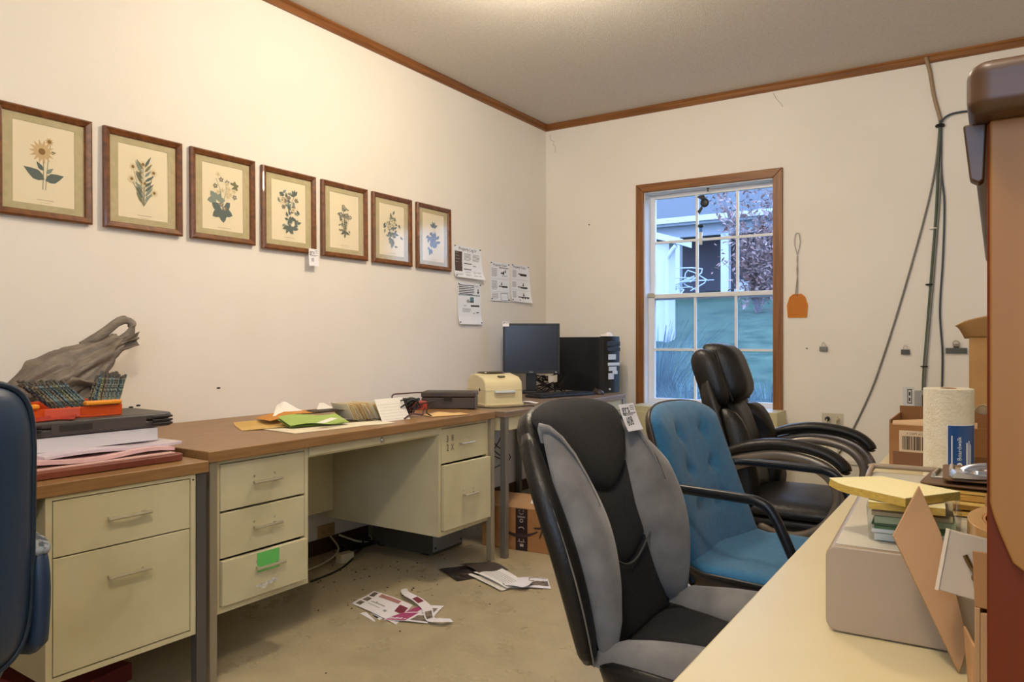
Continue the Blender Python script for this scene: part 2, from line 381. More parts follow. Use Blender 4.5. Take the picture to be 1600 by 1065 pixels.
b = BM(); tube(b, [(-5.22, 13.86, 2.93), (-5.36, 13.9, 2.78), (-5.44, 13.95, 2.5), (-5.44, 13.95, 1.0)], .045, 8, sm=4); obj('downpipe', b, HWHITE, gar, world=True, smooth=True)
# shrub with reddish leaves
random.seed(5)
TWIG = mat('twig_bark', '6d6068', .9); RLEAF = mat('russet_leaf', '76504a', .8, col2='a48f90', scale=3)
sx, sy = -5.0, 19.0; sz = gh(sy)
sh = thing('bare_shrub', 'tall shrub with russet leaves and thin twigs outside window', 'shrub', T(sx, sy, sz-.05))
b = BM(); lf = BM(); 
for k in range(34):
    a = random.uniform(0, 6.28); l = random.uniform(1.2, 3.6); r = random.uniform(.3, 1.25)
    p = [(0, 0, 0)]; 
    for s in (.33, .66, 1): p.append((math.cos(a)*r*s**1.4 + random.uniform(-.08, .08), math.sin(a)*r*s**1.4 + random.uniform(-.08, .08), l*s))
    tube(b, p, .016, 4, sm=3, taper=lambda t: 1.1 - t*.9)
    P = smooth_pts(p, 10)
    for q in range(60):
        c = P[random.randrange(8, len(P))] + Vector((random.gauss(0, .17), random.gauss(0, .17), random.gauss(0, .17)))
        e = Euler((random.uniform(-1, 1), random.uniform(-1, 1), random.uniform(0, 6.3))).to_matrix(); s = random.uniform(.05, .105)
        v = [lf.verts.new(c + e @ Vector(d) * s) for d in ((-1, 0, 0), (0, -.45, .1), (1, 0, 0), (0, .45, .1))]; face(lf, v)
obj('branches', b, TWIG, sh, smooth=True); obj('leaves', lf, RLEAF, sh, kind='stuff')
BR = mat('pale_twig', 'aab4c4', .8)
br = thing('brush_pile', 'pale bare twigs lying before the porch, outside upper window', 'twigs', T(-8.4, 21.5, 2.1))
b = BM()
for k in range(16):
    x0 = random.uniform(-.9, .9); z0 = random.uniform(.2, .8)
    tube(b, [(x0, random.uniform(-.3, .3), z0), (x0+random.uniform(-.5, .5), 0, z0+random.uniform(.1, .4)), (x0+random.uniform(-1, 1), .1, z0+random.uniform(-.1, .5))], .02, 4, sm=3)
tube(b, [(-.1, 0, -.1), (0, 0, .5), (.2, 0, .9)], .04, 5, sm=3)
obj('twigs', b, BR, br)
GB = mat('grass_blade', '2c4650', .9, col2='5f7a80', scale=3, spec=.1)
for i, (gx, gy, hh, nb, lb) in enumerate(((-2.95, 7.3, 1.55, 420, 'tall ornamental grass clump at left of the lower window view'), (-2.42, 6.7, 1.0, 420, 'short grass tuft outside below the lower window, left'), (-2.05, 6.6, .95, 420, 'short grass tuft outside below the lower window, middle'), (-1.68, 6.75, 1.0, 420, 'short grass tuft outside below the lower window, right'))):
    t = thing('grass_clump', lb, 'grass', T(gx, gy, gh(gy)-.02), 'grass clumps outside')
    b = BM()
    for k in range(nb):
        a = random.uniform(0, 6.28); q = random.uniform(.05, .5)*hh; r0 = random.uniform(0, .22); l = hh*random.uniform(.6, 1.1)
        x, y = math.cos(a), math.sin(a); wv = Vector((-y, x, 0))*.006
        pr = [Vector((x*r0 + x*q*s*s, y*r0 + y*q*s*s, l*(s-.25*s*s))) for s in (0, .4, .75, 1)]
        vv = [(bm_, ) for bm_ in ()]
        A = [b.verts.new(p_ - wv*(1-.8*j/3)) for j, p_ in enumerate(pr)]; B = [b.verts.new(p_ + wv*(1-.8*j/3)) for j, p_ in enumerate(pr)]
        for j in range(3): face(b, [A[j], B[j], B[j+1], A[j+1]])
    obj('blades', b, GB, t, kind='stuff')
# ------------------------------------------------------------------ ceiling lights (above the frame)
DOME = mat('lamp_diffuser', 'fff0d0', .4, emit=1.6)
for i, (lx, ly, lz, e) in enumerate(LAMPS):
    t = thing('ceiling_light', ['round flush ceiling light above the desk with the papers', 'round flush ceiling light above the grey and black chair side'][i], 'lamp', T(lx, ly, H))
    b = BM(); lathe(b, [(.13, 0), (.14, -.015), (.13, -.03)]); obj('base_ring', b, CREAM, t, smooth=True)
    b = BM(); lathe(b, [(.125, -.03), (.12, -.05), (.09, -.068), (.04, -.078), (.001, -.08)]); obj('lamp_shade', b, DOME, t, smooth=True)
    t.children[1].visible_shadow = True
# ------------------------------------------------------------------ botanical prints
MATB = mat('mat_board', 'bfb28c', .9, col2='b5a982', scale=40); PRINT = mat('aged_print', 'e9dcbc', .9)
FR = mat('frame_oak', '7e4b22', .35, col2='5f3616', scale=10, stretch=(4, 4, 4), coat=.3)
PG = glass('picture_glass', 'ffffff', .12, refl=.10)
DM = {'leaf': mat('print_leaf', '8a9486', .9), 'leafd': mat('print_leaf_dark', '646f68', .9), 'leafo': mat('print_leaf_olive', '7c7a5c', .9), 'stem': mat('print_stem', '8f8c70', .9),
      'petal': mat('print_petal', 'cdb182', .9), 'pale': mat('print_pale_petal', 'd9cba4', .9), 'core': mat('print_core', '8d6c3c', .9), 'blue': mat('print_blue_flower', '6d6f80', .9), 'grey': mat('print_grey_flower', '8a8578', .9), 'ink': mat('print_caption', '7a6a4c', .9)}
DK = list(DM)
class Draw:
    def __init__(s): s.b = BM(); s.z = .0002
    def poly(s, pts, k):
        s.z += .000012; v = [s.b.verts.new((x, y, s.z)) for x, y in pts]; face(s.b, v, DK.index(k))
    def leaf(s, x, y, a, l, wd, k='leaf'):
        a = R(a); c, n = math.cos(a), math.sin(a); o = []
        for t, h in ((0, 0), (.2, .75), (.42, 1), (.7, .6), (1, 0)): o.append((t*l, h*wd/2))
        o = o + [(p, -q) for p, q in o[-2:0:-1]]
        s.poly([(x+p*c-q*n, y+p*n+q*c) for p, q in o], k)
    def stem(s, pts, wd=.0016, k='stem'):
        P = smooth_pts([(x, y, 0) for x, y in pts], 5); L, Q = [], []
        for i, p in enumerate(P):
            t = (P[min(i+1, len(P)-1)] - P[max(i-1, 0)]).normalized(); L.append((p.x-t.y*wd/2, p.y+t.x*wd/2)); Q.append((p.x+t.y*wd/2, p.y-t.x*wd/2))
        for i in range(len(P)-1): s.poly([L[i], L[i+1], Q[i+1], Q[i]], k)
    def flower(s, x, y, r, n, k, core='core', cr=.3, ph=0):
        for i in range(n): s.leaf(x, y, ph + 360*i/n, r, r*4.2/n, k)
        s.poly([(x+a, y+c) for a, c in circ(10, r*cr)], core)
    def lobed(s, x, y, a, r, k):
        pts = []
        for i in range(20):
            q = R(a - 150 + 300*i/19); rr = r*(1 if i % 4 == 2 else .62 if i % 4 == 0 else .8); pts.append((x+rr*math.cos(q), y+rr*math.sin(q)))
        s.poly([(x, y)] + pts, k)
def art(i):
    d = Draw(); rnd = random.Random(i*7+1)
    if i == 0:
        d.stem([(-.004, .045), (-.003, -.02), (-.006, -.085)], .003); d.stem([(.02, .075), (.012, .02), (.003, -.085)], .0025)
        d.leaf(0, -.05, 152, .075, .036, 'leafd'); d.leaf(.002, -.052, 22, .066, .034, 'leafd'); d.leaf(-.005, -.02, 125, .036, .016, 'leafd'); d.leaf(.005, -.028, 42, .032, .014, 'leaf'); d.leaf(.018, .045, 10, .02, .012, 'leafo')
        d.flower(-.008, .045, .042, 14, 'petal', cr=.27); d.flower(.016, .083, .015, 9, 'petal', 'core', .45)
    elif i == 1:
        for (x, y) in ((-.04, .055), (-.002, .07), (-.014, .035), (.038, .045), (-.045, .01), (.004, .0), (.04, -.03)):
            d.stem([(x, y), (x*.5, y*.4-.04), (0, -.085)], .0022); d.flower(x, y, .017, 9, 'pale', 'core', .35, rnd.random()*40)
        for k in range(16):
            y = -.075 + k*.009; s = 1 if k % 2 else -1; d.leaf(s*.004, y, 90 - s*rnd.uniform(25, 55), rnd.uniform(.035, .055), .010, rnd.choice(('leafd', 'leafo', 'leaf')))
    elif i == 2:
        d.stem([(.02, .07), (.01, .02), (-.005, -.05)], .002); d.stem([(-.03, .075), (-.01, .02), (0, -.05)], .002)
        d.lobed(-.03, -.01, 120, .04, 'leaf'); d.lobed(-.005, -.05, -90, .05, 'leafd'); d.lobed(.05, .055, 10, .022, 'leafo')
        for k in range(16): d.flower(rnd.gauss(.015, .028), rnd.gauss(.03, .032), .012, 5, rnd.choice(('pale', 'grey', 'pale')), 'petal', .3, rnd.random()*60)
    elif i == 3:
        d.stem([(.035, .085), (.01, .03), (0, -.02), (.006, -.1)], .0025)
        for k in range(46):
            t = rnd.random(); cx, cy = (rnd.gauss(-.012, .028), rnd.gauss(.04, .026)) if t < .6 else (rnd.gauss(.008, .024), rnd.gauss(-.035, .022))
            d.leaf(cx, cy, rnd.uniform(0, 360), .026, .014, rnd.choice(('leafd', 'leafd', 'leaf')))
        for a in (60, 90, 120): d.leaf(.03, .075, a, .03, .014, 'leafd')
        for k in range(10): d.flower(rnd.gauss(-.015, .025), rnd.gauss(.035, .025), .013, 6, 'pale' if k % 2 else 'grey', 'core', .25)
        for a in (200, 240, 300, 340): d.leaf(.002, -.07, a, .04, .018, 'leafd')
    elif i == 4:
        for k in range(11):
            x, y = rnd.uniform(-.032, .032), rnd.uniform(0, .075); d.stem([(x, y), (x*.5, y*.3-.02), (.004, -.08)], .0014, 'leafo'); d.flower(x, y, .012, 5, 'grey', 'pale', .3)
        for k in range(30): d.leaf(rnd.gauss(0, .017), rnd.uniform(-.075, .075), rnd.uniform(0, 360), .018, .007, rnd.choice(('leafo', 'leafd', 'grey')))
        for a in (215, 330): d.leaf(.002, -.05, a, .03, .012, 'leafd')
    elif i == 5:
        d.stem([(.01, .09), (-.005, .03), (.01, -.04), (-.005, -.1)], .0022)
        for k in range(58):
            y = rnd.uniform(-.085, .085); d.leaf(rnd.gauss(0, .024 if abs(y) < .05 else .012), y, rnd.uniform(0, 360), .026, .013, rnd.choice(('leafd', 'leaf', 'leafd', 'leafo')))
        for k in range(6): d.flower(rnd.gauss(-.01, .02), rnd.gauss(.03, .02), .014, 6, 'pale', 'grey', .3)
    else:
        d.stem([(.0, .085), (.005, .03), (-.01, -.03), (-.02, -.09)], .002)
        for a in (30, 75, 110, 150): d.leaf(.003, .055, a, .036, .017, 'leafd')
        for k in range(30): d.leaf(rnd.gauss(-.006, .024), rnd.gauss(-.015, .024), rnd.uniform(0, 360), .03, .017, rnd.choice(('blue', 'leafd', 'blue')))
        for k in range(6): d.flower(rnd.gauss(-.01, .02), rnd.gauss(-.01, .02), .018, 6, 'blue', 'grey', .3)
        for a in (220, 255, 290): d.leaf(-.02, -.065, a, .03, .015, 'leafd')
    x = -.024
    while x < .024:
        l = rnd.uniform(.004, .010); d.stem([(x, -.122), (x+l/2, -.1195), (x+l, -.1222)], .0011, 'ink'); x += l + .002
    d.stem([(-.016, -.130), (.016, -.130)], .0006, 'ink')
    return d.b
FL = ['leftmost framed print, big sunflower with two broad leaves', 'second framed print from left, bunch of small daisies with narrow leaves', 'third framed print from left, pale blossoms above grey lobed leaves',
      'middle framed print of seven, leafy rose spray, sale sticker at its corner', 'fifth framed print from left, thin sprig with tiny flowers', 'sixth framed print from left, tall dense leafy spray', 'rightmost framed print, bluish flower bunch beside the pinned papers']
FX0 = [1.150, 1.520, 1.885, 2.250, 2.615, 2.980, 3.350]
fw, fh, fb = .325, .388, .026
for i, y0 in enumerate(FX0):
    t = thing('picture_frame', FL[i], 'picture', LW(y0 + fw/2, 1.703 + (.006 if i < 3 else 0), .004) @ Matrix.Rotation(R(-.6), 4, 'X'), 'row of botanical prints')
    prof = [(0, 0), (0, .016), (.006, .021), (.017, .016), (.022, .014), (fb, .008), (fb, 0)]
    cs = [(-fw/2, -fh/2), (fw/2, -fh/2), (fw/2, fh/2), (-fw/2, fh/2)]
    for k in range(4):
        b = BM(); rings = []
        for (x, y) in (cs[k], cs[(k+1) % 4]):
            sx_, sy_ = -math.copysign(1, x), -math.copysign(1, y); rings.append([(x+sx_*d, y+sy_*d, z) for d, z in prof])
        loft(b, rings); obj('frame_rail', b, FR, t)
    b = BM(); box(b, -fw/2+.02, fw/2-.02, -fh/2+.02, fh/2-.02, 0, .002); obj('backing', b, CARDD, t)
    pw, ph = .207, .288
    b = BM(); ox, oy = fw/2-.02, fh/2-.02
    for (x0, x1, y0_, y1) in ((-ox, -pw/2, -oy, oy), (pw/2, ox, -oy, oy), (-pw/2, pw/2, -oy, -ph/2), (-pw/2, pw/2, ph/2, oy)): box(b, x0, x1, y0_, y1, .004, .0055)
    obj('mat_board', b, MATB, t)
    b = BM(); box(b, -pw/2, pw/2, -ph/2, ph/2, .0025, .0035); pr = obj('print', b, PRINT, t)
    ob = art(i); ob.transform(Matrix.Diagonal((*([(1.05, 1.05), (1.1, 1.08), (1.15, 1.1), (1.15, 1.05), (1.25, 1.05), (1.15, 1.08), (1.15, 1.1)][i]), 1, 1))); ob.transform(Matrix.Translation((0, 0, .0036))); obj('drawing', ob, [DM[k] for k in DK], pr)
    b = BM(); box(b, -ox, ox, -oy, oy, .0075, .0085); obj('glass_pane', b, PG, t)
def sticker(name, label, M, wd, hh, num, parent=None, small=False):
    t = thing(name, label, 'sticker', M)
    b = BM(); sheet(b, lambda u, v: ((u-.5)*wd, (v-.5)*hh, .0025 + .004*(1-v)**3), 4, 6, .0006); obj('label_paper', b, mat('sticker_white', 'f0eef2', .5), t)
    k = wd / .085
    text('grs', .036*k, INK, T(-.014*k, hh*.30, .0036), t, sx=1.0)
    b = BM()
    for q in range(3): box(b, .014*k, .036*k, hh*(.40-.07*q), hh*(.40-.07*q)+.0025*k, .003, .0035)
    box(b, -.036*k, .036*k, hh*.12, hh*.12+.004*k, .003, .0035)
    if not small: box(b, -.030*k, .02*k, hh*.075, hh*.075+.0025*k, .003, .0035)
    obj('print_lines', b, GREYINK, t)
    if num: text(num, .040*k, INK, T(-.012*k, -hh*.16, .0048) @ Matrix.Rotation(R(6), 4, 'Z'), t, 'handwriting', sx=.6)
    return t
sticker('price_sticker', 'small white sale sticker on the lower right corner of the middle print', LW(2.548, 1.492, .027), .062, .085, '10')
# ------------------------------------------------------------------ notices taped by the corner
def notice(label, y, z, wd, hh, tilt, curl, build, curl_right=0):
    t = thing('wall_notice', label, 'paper', LW(y, z, .0015) @ Matrix.Rotation(R(tilt), 4, 'Z'), 'printed notices')
    fn = lambda u, v: Vector(((u-.5)*wd, (v-.5)*hh, .001 + curl*max(0, .35-v)**2/.12 + curl_right*max(0, u-.6)**2/.16*(1-v)))
    b = BM(); sheet(b, fn, 8, 10, .0005); obj('sheet', b, mat('notice_white', 'eceff4', .8), t, smooth=False)
    g = {'ink': BM(), 'grey': BM(), 'brown': BM(), 'green': BM()}
    def q(x0, x1, y0, y1, k='ink', d=.0006):      # 0..1 coords on the sheet, y from the top
        n = 3; b = g[k]
        for i in range(n):
            a, c = x0+(x1-x0)*i/n, x0+(x1-x0)*(i+1)/n
            for m in range(2):
                e, f = y0+(y1-y0)*m/2, y0+(y1-y0)*(m+1)/2
                face(b, [b.verts.new(fn(p, 1-r) + Vector((0, 0, d))) for p, r in ((a, f), (c, f), (c, e), (a, e))])
    def pg(pts, k='ink', d=.0009): b = g[k]; face(b, [b.verts.new(fn(x, 1-y) + Vector((0, 0, d))) for x, y in pts])
    def lines(x0, x1, y0, y1, n, k='grey'):
        for i in range(n): y_ = y0+(y1-y0)*i/n; q(x0, x1 - (.1*(x1-x0) if i == n-1 else 0), y_, y_+(y1-y0)/n*.45, k)
    build(t, q, pg, lines, lambda s, x, y, sz: text(s, sz, INK, Matrix.Translation(fn(x, 1-y) + Vector((0, 0, .0008))), t))
    for k, m in (('ink', INK), ('grey', GREYINK), ('brown', BROWNINK), ('green', mat('green_print', '5e7f86', .8))):
        if len(g[k].verts): obj('print', g[k], m, t)
        else: g[k].free()
    for (u, v) in ((.04, .97), (.96, .97), (.04, .05)) + (((.95, .04),) if not curl_right else ()):
        p = fn(u, v); b = BM(); cyl(b, p + Vector((0, 0, 0)), p + Vector((0, 0, .006)), .0045, .003, 8); obj('push_pin', b, BLACKP, t)
def arrow(pg, x, y, s=.06, down=True):
    k = 1 if down else -1
    pg([(x-.018, y), (x+.018, y), (x+.018, y+k*s), (x-.018, y+k*s)] if down else [(x-.018, y+k*s), (x+.018, y+k*s), (x+.018, y), (x-.018, y)])
    tri = [(x-.05, y+k*s), (x+.05, y+k*s), (x, y+k*s*1.9)]; pg(tri if down else tri[::-1])
def n1(t, q, pg, L, tx):
    tx('Property Log In', .5, .09, .03); q(.04, .3, .18, .8, 'brown')
    for i in range(6): q(.06, .16+.03*(i % 3), .22+.095*i, .235+.095*i, 'grey', .0012)
    L(.37, .62, .22, .45, 6); L(.68, .92, .22, .45, 6); q(.36, .66, .52, .545); q(.7, .8, .58, .6); q(.36, .64, .70, .725)
    L(.05, .3, .84, .94, 3); L(.4, .6, .80, .95, 4); L(.67, .97, .74, .93, 5)
def n2(t, q, pg, L, tx):
    L(.05, .7, .05, .30, 6, 'ink'); L(.74, .92, .05, .09, 2); arrow(pg, .87, .13, .07); q(.02, .95, .285, .305, 'green')
    q(.52, .68, .34, .44, 'green'); q(.5, .68, .44, .47); pg([(.40, .40), (.47, .40), (.5, .44), (.47, .48), (.40, .48), (.37, .44)], 'grey'); q(.55, .92, .53, .57, 'ink'); q(.25, .36, .54, .555, 'grey')
    L(.2, .55, .62, .72, 3); q(.65, .72, .72, .735); q(.78, .9, .70, .72)
def n3(t, q, pg, L, tx):
    tx('Property Check', .5, .07, .026); q(.45, .95, .12, .15, 'grey')
    L(.06, .34, .16, .38, 8); arrow(pg, .78, .17, .05); q(.55, .68, .25, .29); q(.65, .72, .22, .31); q(.6, .9, .33, .345, 'grey'); q(.02, .98, .425, .43, 'grey')
    L(.06, .34, .48, .72, 8); arrow(pg, .58, .51, .04); q(.44, .9, .60, .625); q(.6, .9, .625, .645); q(.02, .98, .755, .76, 'grey'); L(.06, .38, .80, .95, 6)
    for a in ((.52, .92, .79, .80), (.52, .92, .97, .98), (.52, .535, .79, .98), (.905, .92, .79, .98)): q(*a)
def n4(t, q, pg, L, tx):
    tx('Property Training', .5, .07, .026); L(.06, .28, .16, .36, 8); q(.4, .86, .23, .26); q(.5, .86, .26, .29); q(.02, .98, .40, .405, 'grey')
    L(.06, .28, .47, .62, 6); arrow(pg, .68, .48, .05); q(.38, .88, .58, .605); q(.55, .88, .605, .625); q(.02, .98, .68, .685, 'grey')
    L(.06, .28, .73, .9, 6); arrow(pg, .70, .75, .05); q(.38, .92, .85, .875); q(.6, .92, .875, .895); q(.45, .5, .93, .96)
notice('printed notice with a brown picture strip, beside the rightmost framed print', 3.867, 1.583, .295, .205, -.6, .022, n1, .02)
notice('printed notice with a line across it, below the brown strip notice', 3.890, 1.318, .255, .268, .5, .016, n2)
notice('left one of two side by side instruction notices near the corner', 4.244, 1.484, .232, .266, .6, .006, n3)
notice('right one of two side by side instruction notices, curled at its corner', 4.500, 1.488, .228, .268, -.8, .01, n4, .03)
# small smudges low on the left wall
for i, (y, z) in enumerate(((1.635, .815), (1.665, .82), (2.03, .87))):
    b = BM(); prism(b, sup(.02, .008, 2, 10), 0, .0008); 
    single('wall_chip', b, INK, ['dark paint chip on left wall right of the pencils, left one', 'dark paint chip on left wall right of the pencils, right one', 'tiny dark chip on left wall above the desk'][i], 'chip').matrix_basis = LW(y, z, 0)
# ------------------------------------------------------------------ steel desk
GAP = mat('gap_dark', '2b261c', .9)
dk = thing('steel_desk', 'long cream steel desk with brown laminate top along left wall', 'desk', T(-2.45, 2.19, 0))
W = dict(parent=dk, world=True)
b = BM(); box(b, -2.865, -2.035, 1.405, 2.972, .700, .736); obj('desktop', b, LAM, bevel=.004, **W)
def pedestal(dk, y0, y1, z0, z1, fx, bx, drawers, rail=.016, deep=None, name='pedestal'):
    W = dict(parent=dk, world=True)
    b = BM(); box(b, bx, fx-.024, y0, y1, z0, z1); 
    for q in ((y0, y0+rail, z0, z1), (y1-rail, y1, z0, z1), (y0+rail, y1-rail, z0, z0+.020), (y0+rail, y1-rail, z1-.012, z1)): box(b, fx-.024, fx, q[0], q[1], q[2], q[3])
    ped = obj(name, b, CREAM, **W)
    b = BM(); box(b, fx-.0235, fx-.0225, y0+rail, y1-rail, z0+.02, z1-.012); obj('gap_shade', b, GAP, dk, world=True)  # dark sheet painting the shade in the gaps around the drawers
    for d in drawers:
        a, c, out, tilt = d['z0'], d['z1'], d.get('out', 0), d.get('tilt', 0)
        b = BM(); box(b, -.020, 0, -(y1-y0)/2+rail+.003, (y1-y0)/2-rail-.002, a, c)
        Md = T(fx+.001+out, (y0+y1)/2, 0, tilt)
        X = MX[dk.name].inverted() @ Md
        dr = obj('drawer', b, CREAM, dk, bevel=.002, M=X)
        if out > .008:
            b = BM(); box(b, -.06, -.0205, -(y1-y0)/2+rail+.008, (y1-y0)/2-rail-.008, a+.01, c-.012); obj('drawer_box', b, GAP, dr, M=X)
        hy, hz, hl = d.get('hy', .0), d['hz'], d.get('hl', .115)
        b = BM(); tube(b, [(.021, hy-hl/2, hz), (.021, hy+hl/2, hz)], .0068, 8, rz=.0052)
        for s in (-1, 1): box(b, 0, .018, hy+s*hl*.36-.005, hy+s*hl*.36+.005, hz-.006, hz+.003)
        obj('handle', b, NICKEL, dr, smooth=False, M=X)
        for s in (-1, 1):
            b = BM(); cyl(b, (0.0, hy+s*hl*.36, hz+.018), (.0008, hy+s*hl*.36, hz+.018), .004, n=8); obj('screw_head', b, NICKEL, dr, M=X)
    return ped
pedestal(dk, 1.445, 1.822, .213, .700, -2.06, -2.80, [dict(z0=.536, z1=.685, hz=.612), dict(z0=.386, z1=.529, hz=.462), dict(z0=.236, z1=.379, hz=.330, out=.014, tilt=-1.2)])
pedestal(dk, 2.565, 2.944, .210, .700, -2.06, -2.80, [dict(z0=.531, z1=.685, hz=.608, hl=.10), dict(z0=.234, z1=.524, hz=.375, out=.022, tilt=-2.2, hl=.10)])
# black stencil numerals worn into the right hand drawer, scraped paint on left bottom one, green tape
Mr = frame((-2.0575, 2.645, .617), (0, 1, 0), (0, 0, 1))
X = MX['steel_desk'].inverted()
for s, dy, dz in (('3', -.02, .02), ('8', .018, .021), ('2', -.018, -.02), ('X', .016, -.02)): text(s, .042, mat('stencil_ink', '6a6650', .8), X @ Mr @ T(dy, dz, 0), dk, 'stencil', sx=.85)
tape = BM(); box(tape, 0, .001, -.044, .044, -.032, .032)
o = obj('green_tape', tape, mat('green_film', '6fd06a', .35, alpha=.8), dk, M=X @ T(-2.0445, 1.637, .344, -1.2)); o['label'] = 'bright green tape square on bottom drawer'
b = BM(); rnd = random.Random(3)
for k in range(16):
    y, z = rnd.uniform(-.045, .045), rnd.uniform(-.008, .008); prism(b, [(y+p*1.2, z + y*.12+q*.6) for p, q in circ(6, rnd.uniform(.004, .009))], 0, .0006, M=frame((0, 0, 0), (0, 1, 0), (0, 0, 1)))
obj('scraped_paint', b, mat('bare_primer', 'e2dfd6', .8), dk, M=X @ T(-2.0445, 1.637, .268, -1.2))
# pencil drawer, lock, modesty panel, legs
b = BM(); box(b, -2.5, -2.068, 1.826, 2.561, .668, .698); loft(b, [[(-2.068, y, .698), (-2.056, y, .698), (-2.056, y, .668), (-2.064, y, .660), (-2.076, y, .660), (-2.076, y, .668)] for y in (1.826, 2.561)]); cd = obj('centre_drawer', b, CREAM, bevel=.0015, **W)
b = BM(); cyl(b, (-2.056, 2.20, .682), (-2.050, 2.20, .682), .012, .011, 20); cyl(b, (-2.050, 2.20, .682), (-2.048, 2.20, .682), .007, n=12); obj('lock', b, CHROME, cd, world=True, smooth=False)
b = BM(); box(b, -2.735, -2.722, 1.822, 2.565, .25, .70); obj('modesty_panel', b, CREAM, bevel=.002, **W)
for (x, y) in ((-2.057, 1.426), (-2.057, 2.960), (-2.84, 1.426), (-2.84, 2.960)):
    b = BM(); box(b, x-.017, x+.017, y-.0135, y+.0135, 0.012, .70); l = obj('leg', b, mat('desk_leg_metal', 'a59c88', .4, .5), bevel=.003, **W)
    b = BM(); cyl(b, (x, y, 0), (x, y, .012), .014, n=12); obj('foot_glide', b, CHROME, l, world=True)
b = BM(); box(b, -2.8, -2.1, 1.4125, 1.4395, .19, .213); box(b, -2.82, -2.07, 2.947, 2.97, .19, .21); obj('side_rail', b, STEEL, **W)
# ------------------------------------------------------------------ left file table
lt = thing('file_table', 'short brown topped table with cream two drawer file pedestal, lower left', 'desk', T(-1.995, 1.380, 0, -1.6))
b = BM(); box(b, -.835, 0, -1.15, 0, .681, .716); obj('tabletop', b, LAM, lt, bevel=.004)
MX['file_table_w'] = MX['file_table']
class _P: pass
def ped_local():
    y0, y1, z0, z1, fx, bx, rail = -.455, -.042, .203, .681, -.006, -.76, .016
    b = BM(); box(b, bx, fx-.024, y0, y1, z0, z1)
    for q in ((y0, y0+rail, z0, z1), (y1-rail, y1, z0, z1), (y0+rail, y1-rail, z0, z0+.014), (y0+rail, y1-rail, z1-.010, z1)): box(b, fx-.024, fx, *q)
    obj('pedestal', b, CREAM, lt)
    b = BM(); box(b, fx-.0235, fx-.0225, y0+rail, y1-rail, z0+.014, z1-.01); obj('gap_shade', b, GAP, lt)  # gap shade painted as a dark sheet behind the drawer fronts
    for a, c, hz in ((.524, .668, .600), (.2205, .5205, .442)):
        b = BM(); box(b, fx-.02, fx, y0+rail+.0025, y1-rail-.0025, a, c); dr = obj('drawer', b, CREAM, lt, bevel=.0015)
        hy, hl = (y0+y1)/2, .118
        b = BM(); tube(b, [(fx+.021, hy-hl/2, hz), (fx+.021, hy+hl/2, hz)], .0068, 8, rz=.0052)
        for s in (-1, 1): box(b, fx, fx+.018, hy+s*hl*.4-.005, hy+s*hl*.4+.005, hz-.005, hz+.003)
        obj('handle', b, NICKEL, dr)
    b = BM(); cyl(b, (fx, y1-.008, .665), (fx+.001, y1-.008, .665), .003, n=8); obj('screw_head', b, GAP, lt)
ped_local()
for (x, y) in ((-.025, -.020), (-.80, -.020), (-.025, -1.12), (-.80, -1.12)):
    b = BM(); box(b, x-.016, x+.016, y-.016, y+.016, 0, .681); obj('leg', b, mat('steel_leg_dark', '6c6a68', .4, .6), lt, bevel=.002)
b = BM(); box(b, -.80, -.05, -1.09, -.48, .62, .681); obj('apron', b, mat('brown_apron', '5a3a22', .5), lt)
b = BM(); box(b, -.17, .17, -.12, .12, 0, .055)
single('red_box', b, mat('dark_red_board', '6d1d18', .6), 'dark red box lying on floor under the file table', 'box', bevel=.004).matrix_basis = T(-2.45, 1.17, 0, 10)
# ------------------------------------------------------------------ corner table
ct = thing('corner_table', 'brown topped table on square steel legs holding the computer', 'table', T(-2.45, 3.75, 0))
W = dict(parent=ct, world=True)
b = BM(); box(b, -2.86, -2.025, 3.044, 4.463, .698, .728); obj('tabletop', b, LAMG, bevel=.003, **W)
for q in ((-2.05, -2.036, 3.08, 4.43), (-2.84, -2.83, 3.08, 4.43)): b = BM(); box(b, q[0], q[1], q[2], q[3], .632, .698); obj('apron', b, CREAM, **W)
for q in (3.055, 4.44): b = BM(); box(b, -2.83, -2.06, q, q+.012, .632, .698); obj('apron', b, CREAM, **W)
for (x, y) in ((-2.043, 3.063), (-2.84, 3.063), (-2.043, 4.445), (-2.84, 4.445)):
    b = BM(); box(b, x-.016, x+.016, y-.016, y+.016, 0, .698); obj('leg', b, mat('grey_leg_metal', '8d8a84', .35, .7), bevel=.002, **W)
# cream cabinet under the window
cb = thing('low_cabinet', 'cream metal cabinet standing under the window behind the chairs', 'cabinet', T(-1.6, 4.75, 0))
W = dict(parent=cb, world=True)
b = BM(); box(b, -2.085, -1.112, 4.655, YW-.001, .02, .640); obj('body', b, CREAM, bevel=.004, **W)
for i in range(2):
    b = BM(); x0 = -2.06 + i*.466; box(b, x0, x0+.456, 4.645, 4.655, .06, .60); d = obj('door', b, CREAM, bevel=.003, **W)
    b = BM(); hx = x0+.43 if i == 0 else x0+.026; cyl(b, (hx, 4.645, .4), (hx, 4.625, .4), .009, n=12); obj('knob', b, NICKEL, d, world=True, smooth=True)
b = BM(); box(b, -2.08, -1.12, 4.66, YW-.001, 0, .02); obj('plinth', b, BLACKP, **W)
# baseboard heater on the back wall
ht = thing('baseboard_heater', 'white low panel running along the bottom of the back wall', 'heater', T(-.2, YW-.03, 0))
W = dict(parent=ht, world=True)
b = BM(); box(b, -1.05, 1.2, YW-.05, YW-.001, .03, .335); obj('body', b, mat('heater_white', 'd8d4c8', .5), bevel=.006, **W)
b = BM(); box(b, -1.05, 1.2, YW-.058, YW-.001, .335, .352); obj('top_cap', b, mat('heater_cap', 'cfcabd', .5), bevel=.003, **W)
